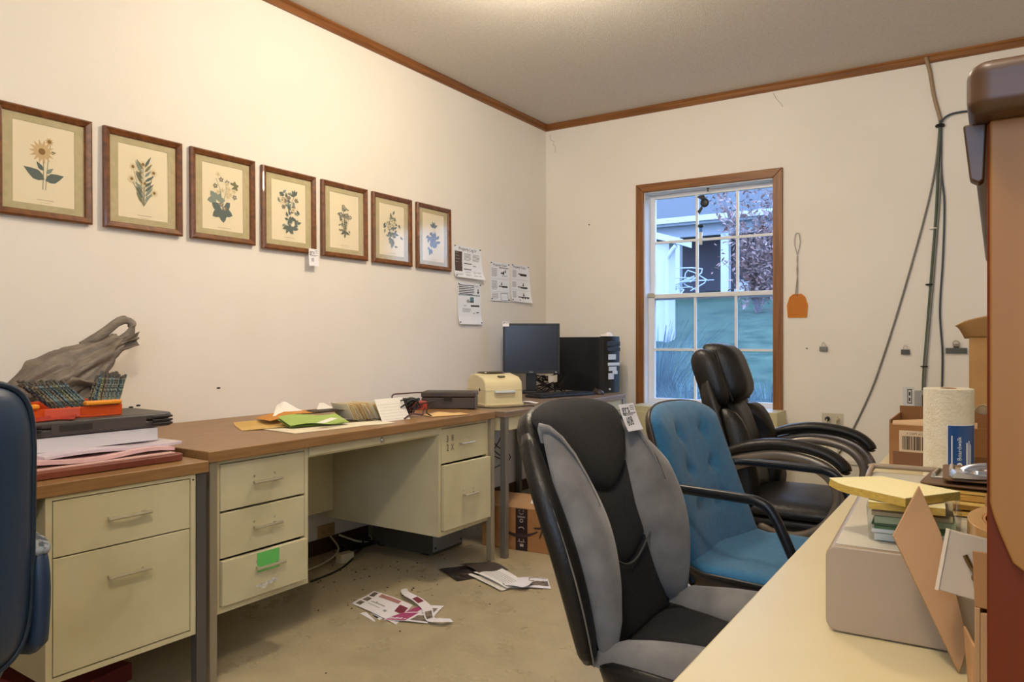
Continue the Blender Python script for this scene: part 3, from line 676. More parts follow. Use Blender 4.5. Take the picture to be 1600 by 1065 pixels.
# ------------------------------------------------------------------ chairs
LEATH = mat('black_leather', '0f0f11', .42, bump=.12, bscale=120, spec=.4)
LEATHB = mat('brown_black_leather', '141211', .42, bump=.12, bscale=120, spec=.4)
GREYF = mat('grey_velour', '7b7874', .9, col2='63605d', scale=12, sheen=.3, bump=.15, bscale=300)
BLACKF = mat('black_fabric', '111113', .95, col2='19191b', scale=120, bump=.3, bscale=500)
MESHF = mat('charcoal_mesh', '1f1e1e', .9, col2='2c2b2a', scale=300, bump=.4, bscale=600)
BLUEF = mat('teal_blue_fabric', '2a7099', .9, col2='24648c', scale=60, sheen=.25, bump=.35, bscale=420, bstretch=(1, 1, 3))
SHELLB = mat('brown_shell_plastic', '33281e', .45)
NAVY = mat('navy_vinyl', '1a2f48', .42, bump=.06, bscale=90)
WORN = mat('worn_vinyl', '8f959a', .7, col2='3a4650', scale=60, lo=.45, hi=.55)
BRONZE = mat('bronze_arm', '857b70', .35, .5)
DMET = mat('dark_steel_tube', '23262c', .35, .5)
def star_base(t, r, z_seat, m, x0=0):
    b = BM(); cyl(b, (x0, 0, .10), (x0, 0, z_seat*.62), .035, n=16); cyl(b, (x0, 0, z_seat*.6), (x0, 0, z_seat), .022, n=16); obj('gas_lift', b, DARKP, t, smooth=False)
    b = BM(); cyl(b, (x0, 0, .075), (x0, 0, .125), .05, .045, 16); hub = obj('base_hub', b, m, t, bevel=.004)
    b = BM(); box(b, x0-.12, x0+.12, -.09, .09, z_seat-.035, z_seat); obj('seat_plate', b, DARKP, t, bevel=.006)
    for k in range(5):
        a = R(72*k + 20); c, s = math.cos(a), math.sin(a)
        b = BM(); tube(b, [(x0+c*.03, s*.03, .10), (x0+c*r*.6, s*r*.6, .085), (x0+c*r, s*r, .070)], .024, 8, rz=.015, sm=3); arm = obj('base_arm', b, m, t, smooth=True)
        ex, ey = x0+c*r, s*r
        b = BM()
        for q in (-.013, .013): cyl(b, (ex - s*(q-.008), ey + c*(q-.008), .027), (ex - s*(q+.008), ey + c*(q+.008), .027), .027, n=14)
        cyl(b, (ex, ey, .03), (ex, ey, .07), .008, n=8); box(b, -.02, .02, -.006, .006, .03, .056, M=T(ex, ey, 0, 72*k+20))
        obj('caster', b, RUBBER, arm)
# --- grey and black chair in front
c1 = thing('task_chair', 'grey and black fabric office chair with a white sale tag, nearest chair', 'chair', T(-.452, 1.513, 0, 0))
ZB = .455
def mpb(off=0):
    def f(s, t, h):
        q = (t - ZB) / .48
        x = -.235 - .115*q - .05*q*q + .10*(abs(s)/.25)**2.2*.55*(1-.25*q) + .02*math.sin(q*3.1)
        n = Vector((1, -s*.55, .25)).normalized()
        return Vector((x, s, t)) + n * (h + off)
    return f
def back_half(t):
    q = (t - .43) / .50
    return .195 + .075*math.sin(min(1, max(0, q))*math.pi*.83 + .12) - .045*max(0, q-.72)/.28
out = []
zs = [.445 + i*.0465 for i in range(11)]
for z in zs: out.append((back_half(z), z))
top = [(.175*math.cos(a), .915 + .028*math.sin(a)) for a in [R(20+140*i/10) for i in range(11)]]
shell = out[:-1] + [(.20, .908)] + top + [(-.20, .908)] + [(-s, z) for s, z in out[:-1][::-1]]
b = BM(); pad(b, shell, .020, .062, mpb(-.012), K=5, p=5); obj('backrest_shell', b, LEATHB, c1, smooth=True)
# leather edge roll running down both sides with twin stitching
for sg in (-1, 1):
    b = BM(); pts = [mpb(-.020)(sg*(back_half(z)-.004), z, 0) for z in [.455 + i*.043 for i in range(11)]]
    tube(b, pts, .027, 12, rz=.027, sm=2, taper=lambda t: .55 + .45*math.sin(math.pi*min(1, t*1.0+.0))**.5 if 0 < t < 1 else .45); obj('edge_roll', b, LEATHB, c1, smooth=True)
    b = BM(); tube(b, [p + Vector((.020, sg*.016, 0)) for p in pts], .0020, 5, sm=2); obj('stitching', b, mat('pale_stitch', '6f6a60', .8), c1)
# centre panels
def lens_inner(t): q = (t - .44) / .46; return .185 - .085*math.sin(max(0, min(1, q))*math.pi)**.8
up = [(.185*math.cos(a)*(1 if math.sin(a) > 0 else 1.0), .905 + .038*math.sin(a)) for a in [R(180*i/12) for i in range(13)]] + [(-.172, .85), (-.135, .80)] + [(-.135 + .27*i/8, .80 - .065*math.sin(math.pi*i/8)**.8) for i in range(1, 8)] + [(.135, .80), (.172, .85)]
b = BM(); pad(b, up, .050, .03, mpb(.004), K=6, p=4, c=(0, .86)); obj('headrest_panel', b, MESHF, c1, smooth=True)
mid = [(-.14 + .28*i/8, .805 - .062*math.sin(math.pi*i/8)**.8) for i in range(9)] + [(.115, .70), (.12, .64)] + [(.12 - .24*i/8, .625 - .05*math.sin(math.pi*i/8)) for i in range(9)] + [(-.12, .64), (-.115, .70)]
b = BM(); pad(b, mid, .030, 0, mpb(.004), K=5, p=5, c=(0, .66)); obj('lumbar_panel', b, mat('charcoal_fabric', '1b1b1d', .95, col2='242425', scale=100, bump=.3, bscale=500), c1, smooth=True)
low = [(-.125 + .25*i/8, .64 - .05*math.sin(math.pi*i/8)) for i in range(9)] + [(.14, .54), (.175, .445), (-.175, .445), (-.14, .54)]
b = BM(); pad(b, low, .028, 0, mpb(.004), K=5, p=5, c=(0, .52)); obj('lower_panel', b, BLACKF, c1, smooth=True)
b = BM(); tube(b, [mpb(.036)(-.118 + .236*i/8, .632 - .05*math.sin(math.pi*i/8), 0) for i in range(9)], .0022, 5, sm=2); obj('piping', b, mat('grey_piping', '4a4947', .8), c1)
for sg in (-1, 1):
    o_ = []
    for i in range(13): z = .45 + .45*i/12; o_.append((sg*(back_half(z) - .010 - .022*max(0, (z-.78)/.12)**2), z))
    for i in range(12, -1, -1):
        z = .45 + .45*i/12; o_.append((sg*(lens_inner(z) + (.012 if i in (0, 12) else 0)), z))
    o_ = [(p.x, p.y) for p in smooth_pts([(x, y, 0) for x, y in o_ + o_[:1]], 2)[:-1]]
    b = BM(); pad(b, o_ if sg > 0 else o_[::-1], .056, .02, mpb(.012), K=6, p=3, c=(sg*.178, .675)); obj('bolster', b, GREYF, c1, smooth=True)
# seat
def mps(s, t, h): return Vector((s, t, .425 + h - .02*max(0, s-.12)**1.0 + .03*(abs(t)/.25)**2))
b = BM(); pad(b, sup(.50, .50, 4, 44, .015), .030, .085, mps, K=5, p=5); obj('seat_shell', b, LEATHB, c1, smooth=True)
cs = [(-.20, -.13), (-.20, .13), (.0, .105), (.16, .13), (.235, .16), (.25, 0), (.235, -.16), (.16, -.13), (.0, -.105)]
b = BM(); pad(b, [(p.x, p.y) for p in smooth_pts([(x, y, 0) for x, y in cs + cs[:1]], 4)[:-1]][::-1], .050, 0, mps, K=5, p=5, c=(.02, 0)); obj('seat_panel', b, BLACKF, c1, smooth=True)
for sg in (-1, 1):
    o_ = [(-.215 + .46*i/12, sg*(.235 - .03*abs(i-6)**2/36)) for i in range(13)] + [(-.215 + .46*i/12, sg*(.185 - .085*math.sin(math.pi*i/12)**.8)) for i in range(12, -1, -1)]
    b = BM(); pad(b, o_ if sg < 0 else o_[::-1], .070, .02, mps, K=6, p=3, c=(.015, sg*.17)); obj('seat_bolster', b, GREYF, c1, smooth=True)
b = BM(); tube(b, [(-.10, 0, .36), (-.22, 0, .345), (-.285, 0, .40), (-.29, 0, .55)], .035, 8, rz=.010, sm=4, up=(0, 1, 0)); obj('back_bracket', b, BLACKP, c1, smooth=True)
star_base(c1, .29, .345, DARKP)
sticker('sale_tag', 'white sale tag hung on top of the grey and black chair', frame((-.752, 1.652, .889), (.12, 1, 0), (-.36, 0, .93)) @ T(0, 0, .014), .068, .068, '608')

# --- blue tufted shell chair
c2 = thing('shell_chair', 'blue tufted fabric chair with black tube arms, between the other two', 'chair', T(-.49, 2.105, 0, -7))
def mp2(off=0):
    def f(s, t, h):
        q = (t - .46) / .43
        x = -.205 - .135*q + .045*(s/.23)**2 - .0*q
        n = Vector((1, -s*.4, .3)).normalized()
        return Vector((x, s, t)) + n*(h + off)
    return f
TUFT = [(s, z) for s in (-.075, .075) for z in (.60, .70, .80)]
def dim(s, t): return 1 - .45*max([math.exp(-((s-a)**2 + (t-c)**2)/.018**2) for a, c in TUFT]) - .05*max([math.exp(-((s-a)/.012)**2) for a in (-.075, .075)])
bo = []
for i in range(9): z = .44 + .40*i/8; bo.append((.232 - .035*i/8, z))
bo += [(.197*math.cos(a)**.7 if math.cos(a) > 0 else -.197*abs(math.cos(a))**.7, .84 + .055*math.sin(a)) for a in [R(10+160*i/14) for i in range(15)]]
bo += [(-s, z) for s, z in bo[:9][::-1]]
def dense(o, k=3): return [(o[i][0]+(o[(i+1) % len(o)][0]-o[i][0])*j/k, o[i][1]+(o[(i+1) % len(o)][1]-o[i][1])*j/k) for i in range(len(o)) for j in range(k)]
b = BM(); pad(b, dense(bo, 2), .045, 0, mp2(.0), K=16, p=5, c=(0, .66), mod=dim); obj('back_cushion', b, BLUEF, c2, smooth=True)
b = BM(); pad(b, [(s*1.03, .66+(z-.66)*1.02) for s, z in bo], .004, .035, mp2(-.002), K=5, p=5); obj('back_shell', b, SHELLB, c2, smooth=True)
for s, z in TUFT:
    b = BM(); p = mp2(0)(s, z, .045*.40); cyl(b, p, p + Vector((.006, 0, .002)), .008, .005, 10); obj('button', b, BLUEF, c2, smooth=True)
def mps2(s, t, h): return Vector((s, t, .435 + h + .035*(abs(t)/.24)**3 + .05*max(0, -s-.12)/.12 - .03*max(0, s-.18)/.08))
so = sup(.53, .49, 4, 48, .03)
b = BM(); pad(b, so, .052, 0, mps2, K=8, p=5); obj('seat_cushion', b, BLUEF, c2, smooth=True)
b = BM(); pad(b, [(.03+(s-.03)*1.03, t*1.03) for s, t in so], .004, .085, mps2, K=6, p=4); obj('seat_shell', b, SHELLB, c2, smooth=True)
b = BM(); pts = [mps2(.03+(s-.03)*1.035, t*1.035, .002) for s, t in so]; tube(b, pts + pts[:1], .006, 6); obj('edge_trim', b, BLACKP, c2, smooth=True)
for sg in (-1, 1):
    b = BM(); tube(b, [(-.265, sg*.20, .685), (-.255, sg*.245, .69), (-.20, sg*.262, .692), (-.02, sg*.268, .692), (.04, sg*.268, .688), (.078, sg*.267, .660), (.125, sg*.262, .56), (.17, sg*.25, .455), (.15, sg*.21, .405), (.10, sg*.14, .385)], .0125, 10, sm=5); obj('arm_tube', b, DMET, c2, smooth=True)
star_base(c2, .27, .36, mat('base_brown_metal', '4a4038', .4, .5))

# --- black leather executive chair by the window
c3 = thing('executive_chair', 'black leather high back office chair with curved padded arms, by the window', 'chair', T(-.63, 2.99, 0, 0))
def mp3(off=0):
    def f(s, t, h):
        q = (t - .46) / .6
        x = -.185 - .10*q - .07*q*q + .05*(s/.25)**2
        n = Vector((1, -s*.45, .18)).normalized()
        return Vector((x, s, t)) + n*(h + off)
    return f
hw = lambda z: .25 - .075*max(0, (z-.55)/.5)**1.3
bo = [(hw(.45+.45*i/9), .45+.45*i/9) for i in range(10)] + [(.145, .96), (.12, 1.02), (.06, 1.045), (0, 1.05)]
bo = bo + [(-s, z) for s, z in bo[-2::-1]]
b = BM(); pad(b, bo, .015, .06, mp3(-.02), K=5, p=5); obj('backrest_shell', b, LEATHB, c3, smooth=True)
cu = [(.135*(1 if z < .7 else 1 - .25*(z-.7)/.14), z) for z in (.46, .52, .58, .64, .70, .76, .82)] + [(.085, .845), (0, .85)]
cu = cu + [(-s, z) for s, z in cu[-2::-1]]
b = BM(); pad(b, dense(cu), .06, 0, mp3(.0), K=8, p=4, mod=lambda s, t: 1 - .12*math.exp(-((t-.60)/.012)**2)); obj('back_cushion', b, LEATH, c3, smooth=True)
for sg in (-1, 1):
    o_ = [(sg*(hw(z)-.008), z) for z in [.46+.045*i for i in range(9)]] + [(sg*(.135 if z < .7 else .135 - .034*(z-.7)/.14), z) for z in [.46+.045*i for i in range(8, -1, -1)]]
    b = BM(); pad(b, o_ if sg > 0 else o_[::-1], .072, .02, mp3(0), K=6, p=3); obj('side_bolster', b, LEATHB, c3, smooth=True)
hc = sup(.215, .245, 4, 44, 0, .945)
b = BM(); pad(b, hc, .105, .03, mp3(.005), K=8, p=4); obj('headrest', b, LEATH, c3, smooth=True)
for sg in (-1, 1):
    hs = sup(.11, .225, 3, 32, sg*.120, .935)
    b = BM(); pad(b, hs, .052, .06, mp3(-.01), K=6, p=4); obj('headrest_wing', b, LEATHB, c3, smooth=True)
    b = BM(); pts = [mp3(.040)(sg*.112 + .03*sg*math.cos(a)*.6, .935 + .10*math.sin(a), 0) for a in [R(-80 + 160*i/10) for i in range(11)]]; tube(b, pts, .006, 6, sm=2); obj('piping', b, LEATH, c3, smooth=True)
def mps3(s, t, h): return Vector((s, t, .455 + h - .03*max(0, s-.16)/.1))
b = BM(); pad(b, sup(.50, .50, 4, 44, .02), .055, .03, mps3, K=7, p=4, mod=lambda s, t: 1 + .10*math.sin(s*40)*math.exp(-(t/.2)**2)*.4); obj('seat_cushion', b, LEATH, c3, smooth=True)
b = BM(); pad(b, sup(.49, .49, 4, 44, .02), .02, .085, lambda s, t, h: mps3(s, t, h-.025), K=6, p=4); obj('seat_base', b, LEATHB, c3, smooth=True)
for sg in (-1, 1):
    y = sg*.305
    b = BM(); tube(b, [(-.215, y, .650), (-.15, y, .690), (-.03, y, .716), (.08, y, .712), (.16, y, .690), (.205, y, .655), (.208, y, .632)], .033, 12, rz=.021, sm=5, up=(0, 0, 1), taper=lambda t: .55 + .45*min(1, t*4) if t < .9 else 1 - (t-.9)*5); obj('arm_pad', b, LEATHB, c3, smooth=True)
    loop = [(-.225, y, .615), (-.15, y, .652), (-.03, y, .680), (.08, y, .674), (.165, y, .640), (.212, y, .575), (.205, y, .50), (.16, y, .43), (.08, y, .385), (-.01, y*.95, .375), (-.10, y*.8, .385)]
    for k, (dr, yy) in enumerate(((.0, 0.012), (.024, -.012))):
        lp = []
        for (x, yq, z) in loop: v = Vector((x, 0, z)) - Vector((-.02, 0, .53)); v = v*(1 - dr/.17*.9); lp.append((v.x-.02, yq+yy*sg, v.z+.53))
        b = BM(); tube(b, lp, .017, 10, rz=.011, sm=5, up=(0, 1, 0)); obj('arm_frame', b, BRONZE, c3, smooth=True)
    b = BM(); tube(b, [(-.10, y*.8, .385), (-.16, y*.85, .44), (-.205, y*.95, .54), (-.222, y, .618)], .020, 10, rz=.012, sm=4, up=(0, 1, 0)); obj('arm_frame', b, BRONZE, c3, smooth=True)
star_base(c3, .30, .35, DARKP)

# --- dark blue vinyl chair, lower left
c4 = thing('vinyl_armchair', 'dark blue vinyl office chair seen from behind at left edge', 'chair', T(-1.80, .47, 0, 178))
def mp4(s, t, h): q = (t-.45)/.55; return Vector((-.215 - .02*q + .05*(s/.25)**2, s, t)) + Vector((1, -s*.3, 0)).normalized()*h
b4 = sup(.50, .565, 6, 48, 0, .722)
b4 = [(s*(1 + .0*z), z) for s, z in b4]
b = BM(); pad(b, b4, .055, .055, mp4, K=7, p=4); obj('backrest', b, NAVY, c4, smooth=True)
b = BM(); pts = [mp4(s, z, -.012) for s, z in b4]; tube(b, pts + pts[:1], .006, 6); obj('piping', b, mat('navy_piping', '1a2a3c', .5), c4, smooth=True)
b = BM(); pad(b, sup(.48, .46, 4, 44, .01, 0), .06, .06, lambda s, t, h: Vector((s, t, .44+h)), K=6, p=4); obj('seat', b, NAVY, c4, smooth=True)
for sg in (-1, 1):
    ao = [(-.19, .47), (-.13, .435), (.0, .425), (.13, .435), (.20, .475), (.22, .52), (.215, .61), (.17, .655), (.05, .672), (-.12, .672), (-.18, .66), (-.20, .58)]
    ao = [(p.x, p.y) for p in smooth_pts([(x, y, 0) for x, y in ao + ao[:1]], 3)[:-1]]
    b = BM(); pad(b, ao[::-1], .035, .035, lambda s, t, h, sg=sg: Vector((s, sg*.268 - h*sg*-1, t)), K=6, p=4); a = obj('arm_panel', b, NAVY, c4, smooth=True)
    b = BM(); tube(b, [(-.185, sg*.268, .655), (-.10, sg*.268, .668), (.05, sg*.268, .668), (.17, sg*.268, .652), (.212, sg*.268, .61)], .031, 12, rz=.016, sm=3, taper=lambda t: min(1, .5 + 4*t, .5 + 4*(1-t))); obj('arm_top', b, WORN, a, smooth=True, label='grey worn arm top with flaking vinyl')
star_base(c4, .28, .37, DARKP)
# ------------------------------------------------------------------ computer corner
t = thing('pc_tower', 'black computer tower with white stickers on its front, on corner table', 'computer', T(-2.375, 4.576, .728, -19.1))
# local: x forward (front face), y left
ld, lw, lh = .50, .165, .375
b = BM(); box(b, -ld/2, ld/2-.03, -lw/2, lw/2, .006, lh); obj('case', b, mat('pc_case_black', '1a1b20', .32), t, bevel=.004)
b = BM(); prism(b, [(ld/2-.03, -lw/2), (ld/2-.005, -lw/2+.004), (ld/2+.012, -lw/4), (ld/2+.018, 0), (ld/2+.012, lw/4), (ld/2-.005, lw/2-.004), (ld/2-.03, lw/2)], .006, lh+.004); fr_ = obj('front_bezel', b, BLACKP, t, bevel=.003)
fx = ld/2
b = BM(); box(b, fx+.0, fx+.0195, -.06, .06, .315, .345); obj('drive_door', b, DARKP, fr_, bevel=.002)
b = BM(); box(b, fx+.0, fx+.0200, -.06, .06, .28, .305); obj('drive_door', b, DARKP, fr_, bevel=.002)
SW = mat('sticker_pale', 'cfd8e4', .6)
for (y0, y1, z0, z1) in ((-.045, .02, .225, .26), (-.05, .055, .185, .205), (-.042, .025, .15, .178), (-.01, .035, .128, .150), (-.045, .0, .095, .135)):
    b = BM(); box(b, fx+.012, fx+.0192, y0, y1, z0, z1); obj('sticker', b, SW, fr_)
b = BM(); cyl(b, (fx+.010, -.035, .03), (fx+.021, -.035, .03), .006, n=12); obj('power_button', b, SW, fr_)
b = BM(); box(b, -.22, -.19, -.06, .06, 0, .006); box(b, .17, .2, -.06, .06, 0, .006); obj('foot', b, RUBBER, t)
b = BM(); pad(b, sup(.09, .07, 2.5, 16), .022, .001, lambda s, q, h: Vector((s, q, h*(1+.4*math.sin(s*90)))), K=3, p=2); p = obj('crumpled_tissue', b, PAPER, None, smooth=False); tag(p, 'small crumpled white paper on top of the computer tower', 'paper'); p.matrix_basis = T(-2.20, 4.54, 1.1085)
mo = thing('monitor', 'black flat screen monitor in the corner of the table', 'monitor', T(-2.615, 4.245, .728, 33))
# local: screen faces -y
b = BM(); box(b, -.19, .19, -.025, .03, .13, .465); obj('housing', b, BLACKP, mo, bevel=.006)
b = BM(); box(b, -.19, .19, -.031, -.025, .13, .150); box(b, -.19, .19, -.031, -.025, .453, .465); box(b, -.19, -.177, -.031, -.025, .150, .453); box(b, .177, .19, -.031, -.025, .150, .453); be = obj('bezel', b, DARKP, mo, bevel=.001)
b = BM(); box(b, -.177, .177, -.027, -.0245, .150, .453); obj('screen', b, SCREEN, mo)
text('DELL', .013, mat('logo_silver', 'b8bcc4', .3, .6), frame((0, -.0315, .140), (1, 0, 0), (0, 0, 1)), mo, 'logo')
b = BM(); cyl(b, (.165, -.031, .140), (.165, -.033, .140), .005, n=10); obj('power_button', b, mat('logo_silver', 'b8bcc4'), be)
b = BM(); box(b, -.035, .035, .0, .03, .015, .22); obj('stand_neck', b, BLACKP, mo, bevel=.004)
b = BM(); prism(b, sup(.24, .20, 3, 28, 0, .01), 0, .016); obj('stand_foot', b, BLACKP, mo, bevel=.004)
sticker('monitor_sticker', 'tiny white sale sticker on the upper left corner of the monitor', MX['monitor'] @ frame((-.17, -.033, .462), (1, 0, 0), (0, 0, 1)), .042, .034, '', small=True)
b = BM(); box(b, -.06, .06, -.012, .012, 0, .10)
single('black_speaker', b, BLACKP, 'small black device behind the label printer, left of the monitor', 'device', bevel=.004).matrix_basis = T(-2.76, 3.96, .728, 40)
kb = thing('keyboard', 'black keyboard lying before the monitor', 'keyboard', T(-2.30, 4.085, .728, 74))
b = BM(); box(b, -.235, .235, -.075, .075, 0, .016); obj('body', b, BLACKP, kb, bevel=.004)
kk = BM()
for r_ in range(5):
    for c_ in range(19):
        x, y = -.22 + c_*.0235, -.060 + r_*.026; box(kk, x, x+.0195, y, y+.021, .016, .023)
obj('keys', kk, DARKP, kb, kind='stuff')
ms = thing('mouse', 'black mouse with grey wheel beside the keyboard', 'mouse', T(-2.175, 4.36, .728, 60))
b = BM(); pad(b, sup(.062, .105, 2.6, 24), .034, .001, lambda s, q, h: (s, q, h+.001), K=5, p=2.5); obj('shell', b, mat('mouse_shell', '3a3030', .35), ms, smooth=True)
b = BM(); cyl(b, (-.004, .03, .030), (.004, .03, .030), .009, n=12); obj('scroll_wheel', b, STEEL, ms)
tube_b = BM(); tube(tube_b, [(-2.19, 4.41, .735), (-2.26, 4.45, .733), (-2.36, 4.41, .733), (-2.50, 4.44, .733)], .002, 6, sm=5); single('mouse_cable', tube_b, CABLE, 'thin black mouse cable on the corner table', 'cable')
# label printer
lp = thing('label_printer', 'cream label printer with dark window in its rounded lid', 'printer', T(-2.325, 3.385, .728, 60))
PRC = mat('printer_cream', 'dcd0a6', .4)
b = BM()
# local: front face = -y ; body built as profile along x
hw_ = .112
prof = [(-.125, .004), (-.125, .10), (-.118, .128), (-.085, .152), (.02, .170), (.085, .160), (.118, .128), (.122, .10), (.122, .004)]
ring = lambda x, k: [Vector((x, y*k, z)) for y, z in prof]
loft(b, [ring(-hw_, .985), ring(-hw_+.008, 1), ring(hw_-.008, 1), ring(hw_, .985)]); obj('body', b, PRC, lp, bevel=.008, seg=3)
b = BM(); box(b, -hw_-.004, hw_+.004, -.130, .126, 0, .012); obj('base_lip', b, PRC, lp, bevel=.003)
b = BM(); pts = sup(.17, .10, 2.6, 28, 0, .045); loft(b, [[Vector((x, y, .158 + .012*math.cos((y-.02)*9))) for x, y in pts], [Vector((x*.86, y*.95+.002, .173 + .006*math.cos((y-.02)*9))) for x, y in pts]]); obj('lid_window', b, mat('smoked_window', '4a4234', .2), lp, smooth=False, bevel=.004)
b = BM(); box(b, -.06, .06, -.142, -.120, .070, .082); obj('label_slot', b, mat('slot_pale', 'd6dee6', .4), lp, bevel=.002)
b = BM(); box(b, -.02, .02, -.095, -.075, .152, .160); obj('feed_button', b, mat('printer_button', '6d6550', .5), lp, bevel=.002)
b = BM(); cyl(b, (-hw_-.002, -.05, .085), (-hw_+.002, -.05, .085), .009, n=14); obj('latch', b, mat('latch_dark', '4d4530'), lp)
b = BM(); box(b, -hw_-.001, hw_+.001, -.1265, .1235, .082, .0835); obj('lid_seam', b, mat('printer_seam', 'a89c78'), lp)
# storage box
bx = thing('storage_box', 'dark brown lidded metal cash box at the end of the desk', 'box', T(-2.335, 3.0, .736, 30))
BXM = mat('dark_box_enamel', '3a3128', .5, col2='453a30', scale=8)
bb = [onp for onp in ()]
b = BM(); box(b, -.135, .135, -.075, .075, .0, .058); obj('body', b, BXM, bx, bevel=.006)
b = BM(); box(b, -.1375, .1375, -.0775, .0775, .058, .085); obj('lid', b, BXM, bx, bevel=.007)
b = BM(); box(b, -.02, .02, -.080, -.076, .040, .062); obj('catch', b, GAP, bx)
# red and white device
rd = thing('charger_block', 'red and white plastic block with a cable beside the dark cash box', 'device', T(-2.42, 2.80, .736, 68))
b = BM(); box(b, -.035, .075, -.025, .025, 0, .042); obj('body', b, mat('dusty_red', 'b1483c', .5), rd, bevel=.004)
b = BM(); box(b, -.075, -.035, -.026, .026, 0, .044); obj('end_cap', b, mat('cap_white', 'd9d3c6', .5), rd, bevel=.003)
b = BM(); box(b, -.01, .05, -.0265, -.0255, .012, .03); obj('label', b, mat('red_dark', '7d2c24'), rd)
def cable(name, label, pts, r=.0032, sm=6, m=None, cat='cable', group=None):
    b = BM(); tube(b, pts, r, 7, sm=sm); return single(name, b, m or CABLE, label, cat, group=group, origin=pts[0], smooth=True)
RC = mat('dark_red_cable', '4a1f1c', .5)
cable('cable', 'dark red cable looping from the red block to the cash box', [(-2.47, 2.74, .760), (-2.475, 2.72, .81), (-2.47, 2.80, .815), (-2.45, 2.95, .812), (-2.44, 3.02, .79)], .0035, m=RC)
cable('cable', 'red black cable running along the desk below the red block', [(-2.36, 2.83, .75), (-2.28, 2.72, .742), (-2.20, 2.62, .74), (-2.16, 2.50, .755), (-2.15, 2.44, .74)], .0032, m=RC)
# envelope
e = BM(); sheet(e, lambda u, v: ((u-.5)*.20, (v-.5)*.095 + .02*(u-.5), .002 + .010*max(0, 1-abs(u-.4)/.4)*v), 10, 6, .001)
single('envelope', e, mat('envelope_manila', 'd9b47a', .7), 'small manila envelope lying alone near the desk right end', 'envelope').matrix_basis = T(-2.115, 2.69, .737, 62)
# ------------------------------------------------------------------ paper heap on the desk
def flat(name, label, cat, w_, h_, M, m, lift=0, curl=0, fold=0, group=None, t=.001):
    b = BM(); sheet(b, lambda u, v: ((u-.5)*w_, (v-.5)*h_, t/2 + .0004 + lift*u + curl*(max(0, v-.6)/.4)**2 + fold*max(0, .5-abs(u-.5))*2), 10, 10, t)
    o = single(name, b, m, label, cat, group=group); o.matrix_basis = M; return o
Z0 = .7365
flat('manila_envelope', 'large manila envelope at the left end of the desk paper heap', 'envelope', .30, .22, T(-2.42, 1.98, Z0, 62), MANILA, lift=.012, curl=.01)
flat('paper_sheet', 'white sheet under the green folder on the desk', 'paper', .30, .215, T(-2.245, 2.005, Z0, 84), mat('cream_paper', 'e4d9bd', .8), t=.002)
flat('paper_sheet', 'cream sheet under the index cards, towards the desk edge', 'paper', .26, .20, T(-2.22, 2.22, Z0, 72), mat('cream_paper2', 'e6ddc6', .8))
flat('orange_envelope', 'orange envelope on top of the manila envelope', 'envelope', .22, .15, T(-2.46, 2.07, Z0+.022, 75), mat('orange_paper', 'cf8d35', .7), lift=.02, fold=.012)
b = BM(); sheet(b, lambda u, v: ((u-.5)*.22*(1-.55*v), (v-.5)*.13 - .03*u*v, .004 + .050*v**1.4*max(.1, 1-1.3*abs(u-.3))), 8, 8, .001); single('folded_letter', b, PAPER, 'white folded letter standing up at the back of the heap', 'paper').matrix_basis = T(-2.50, 2.13, Z0+.030, 70)
b = BM(); sheet(b, lambda u, v: ((u-.5)*.11*(1-.8*v), (v-.5)*.06, .004 + .036*v), 6, 6, .001); single('paper_scrap', b, mat('pale_scrap', 'e3e0d6'), 'white paper peak right of the folded letter', 'paper').matrix_basis = T(-2.44, 2.25, Z0+.03, 72)
gf = thing('green_folder', 'lime green paper folder lying in the desk paper heap', 'folder', T(-2.30, 2.06, Z0+.006, 74))
LIME = mat('lime_paper', '7f9c3c', .7)
b = BM(); sheet(b, lambda u, v: ((u-.5)*.25, (v-.5)*.12, .003 + .02*v), 8, 5, .001); obj('back_leaf', b, LIME, gf)
b = BM(); sheet(b, lambda u, v: ((u-.5)*.25, (v-.5)*.12 - .008, .008 + .026*v + .006*math.sin(u*6)), 8, 5, .001); obj('front_leaf', b, mat('lime_paper_light', 'a3bd63', .7), gf)
flat('paper_strip', 'narrow torn white strip on the green folder', 'paper', .16, .035, T(-2.19, 2.07, Z0+.024, 96), PAPER, fold=.012)
flat('brown_folder', 'dark brown folded card right of the lime folder', 'folder', .26, .10, T(-2.36, 2.26, Z0+.045, 66), mat('dark_card', '3f3222', .7), lift=-.015, fold=.010)
flat('brown_folder', 'dark brown card lying below the first index cards', 'folder', .22, .12, T(-2.31, 2.24, Z0+.003, 70), mat('dark_card2', '4d3d2a', .7))
# index cards standing in a row
rnd = random.Random(11)
CW = [mat('index_cream', 'efe4c4', .8), mat('index_buff', 'e4cd9c', .8), mat('index_white', 'efeadc', .8), mat('index_tan', 'cdb07a', .8)]
axis = Vector((.05, 1, 0)).normalized()
N = 34
for i in range(N):
    f = i / (N-1); c = Vector((-2.33 + .075*f, 2.27 + .245*f, Z0 + .004))
    ln = 28 + rnd.uniform(-4, 4) + 10*f
    b = BM(); sheet(b, lambda u, v: ((u-.5)*.127, v*.078, .004*math.sin(u*3+i)*v), 2, 3, .0009)
    M = frame(c, (1, -.18 + rnd.uniform(-.08, .08), 0), (0, -math.sin(R(ln)), math.cos(R(ln)))); M.translation = c + Vector((0, 0, rnd.uniform(0, .004)))
    o = single('index_card', b, rnd.choice(CW[:3] if f > .3 else CW) if i else CW[0], 'pale index card standing in the leaning row on the desk', 'card', group='index cards in the leaning row'); o.matrix_basis = M
b = BM(); sheet(b, lambda u, v: ((u-.5)*.16, (v-.5)*.125, .002), 4, 4, .001)
o = single('ruled_card', b, mat('ruled_white', 'e8e4da', .8), 'white ruled index card leaning on the right end of the row', 'card'); o.matrix_basis = frame((-2.185, 2.405, Z0+.036), (.10, 1, 0), (-.50, -.28, .82))
rl = BM()
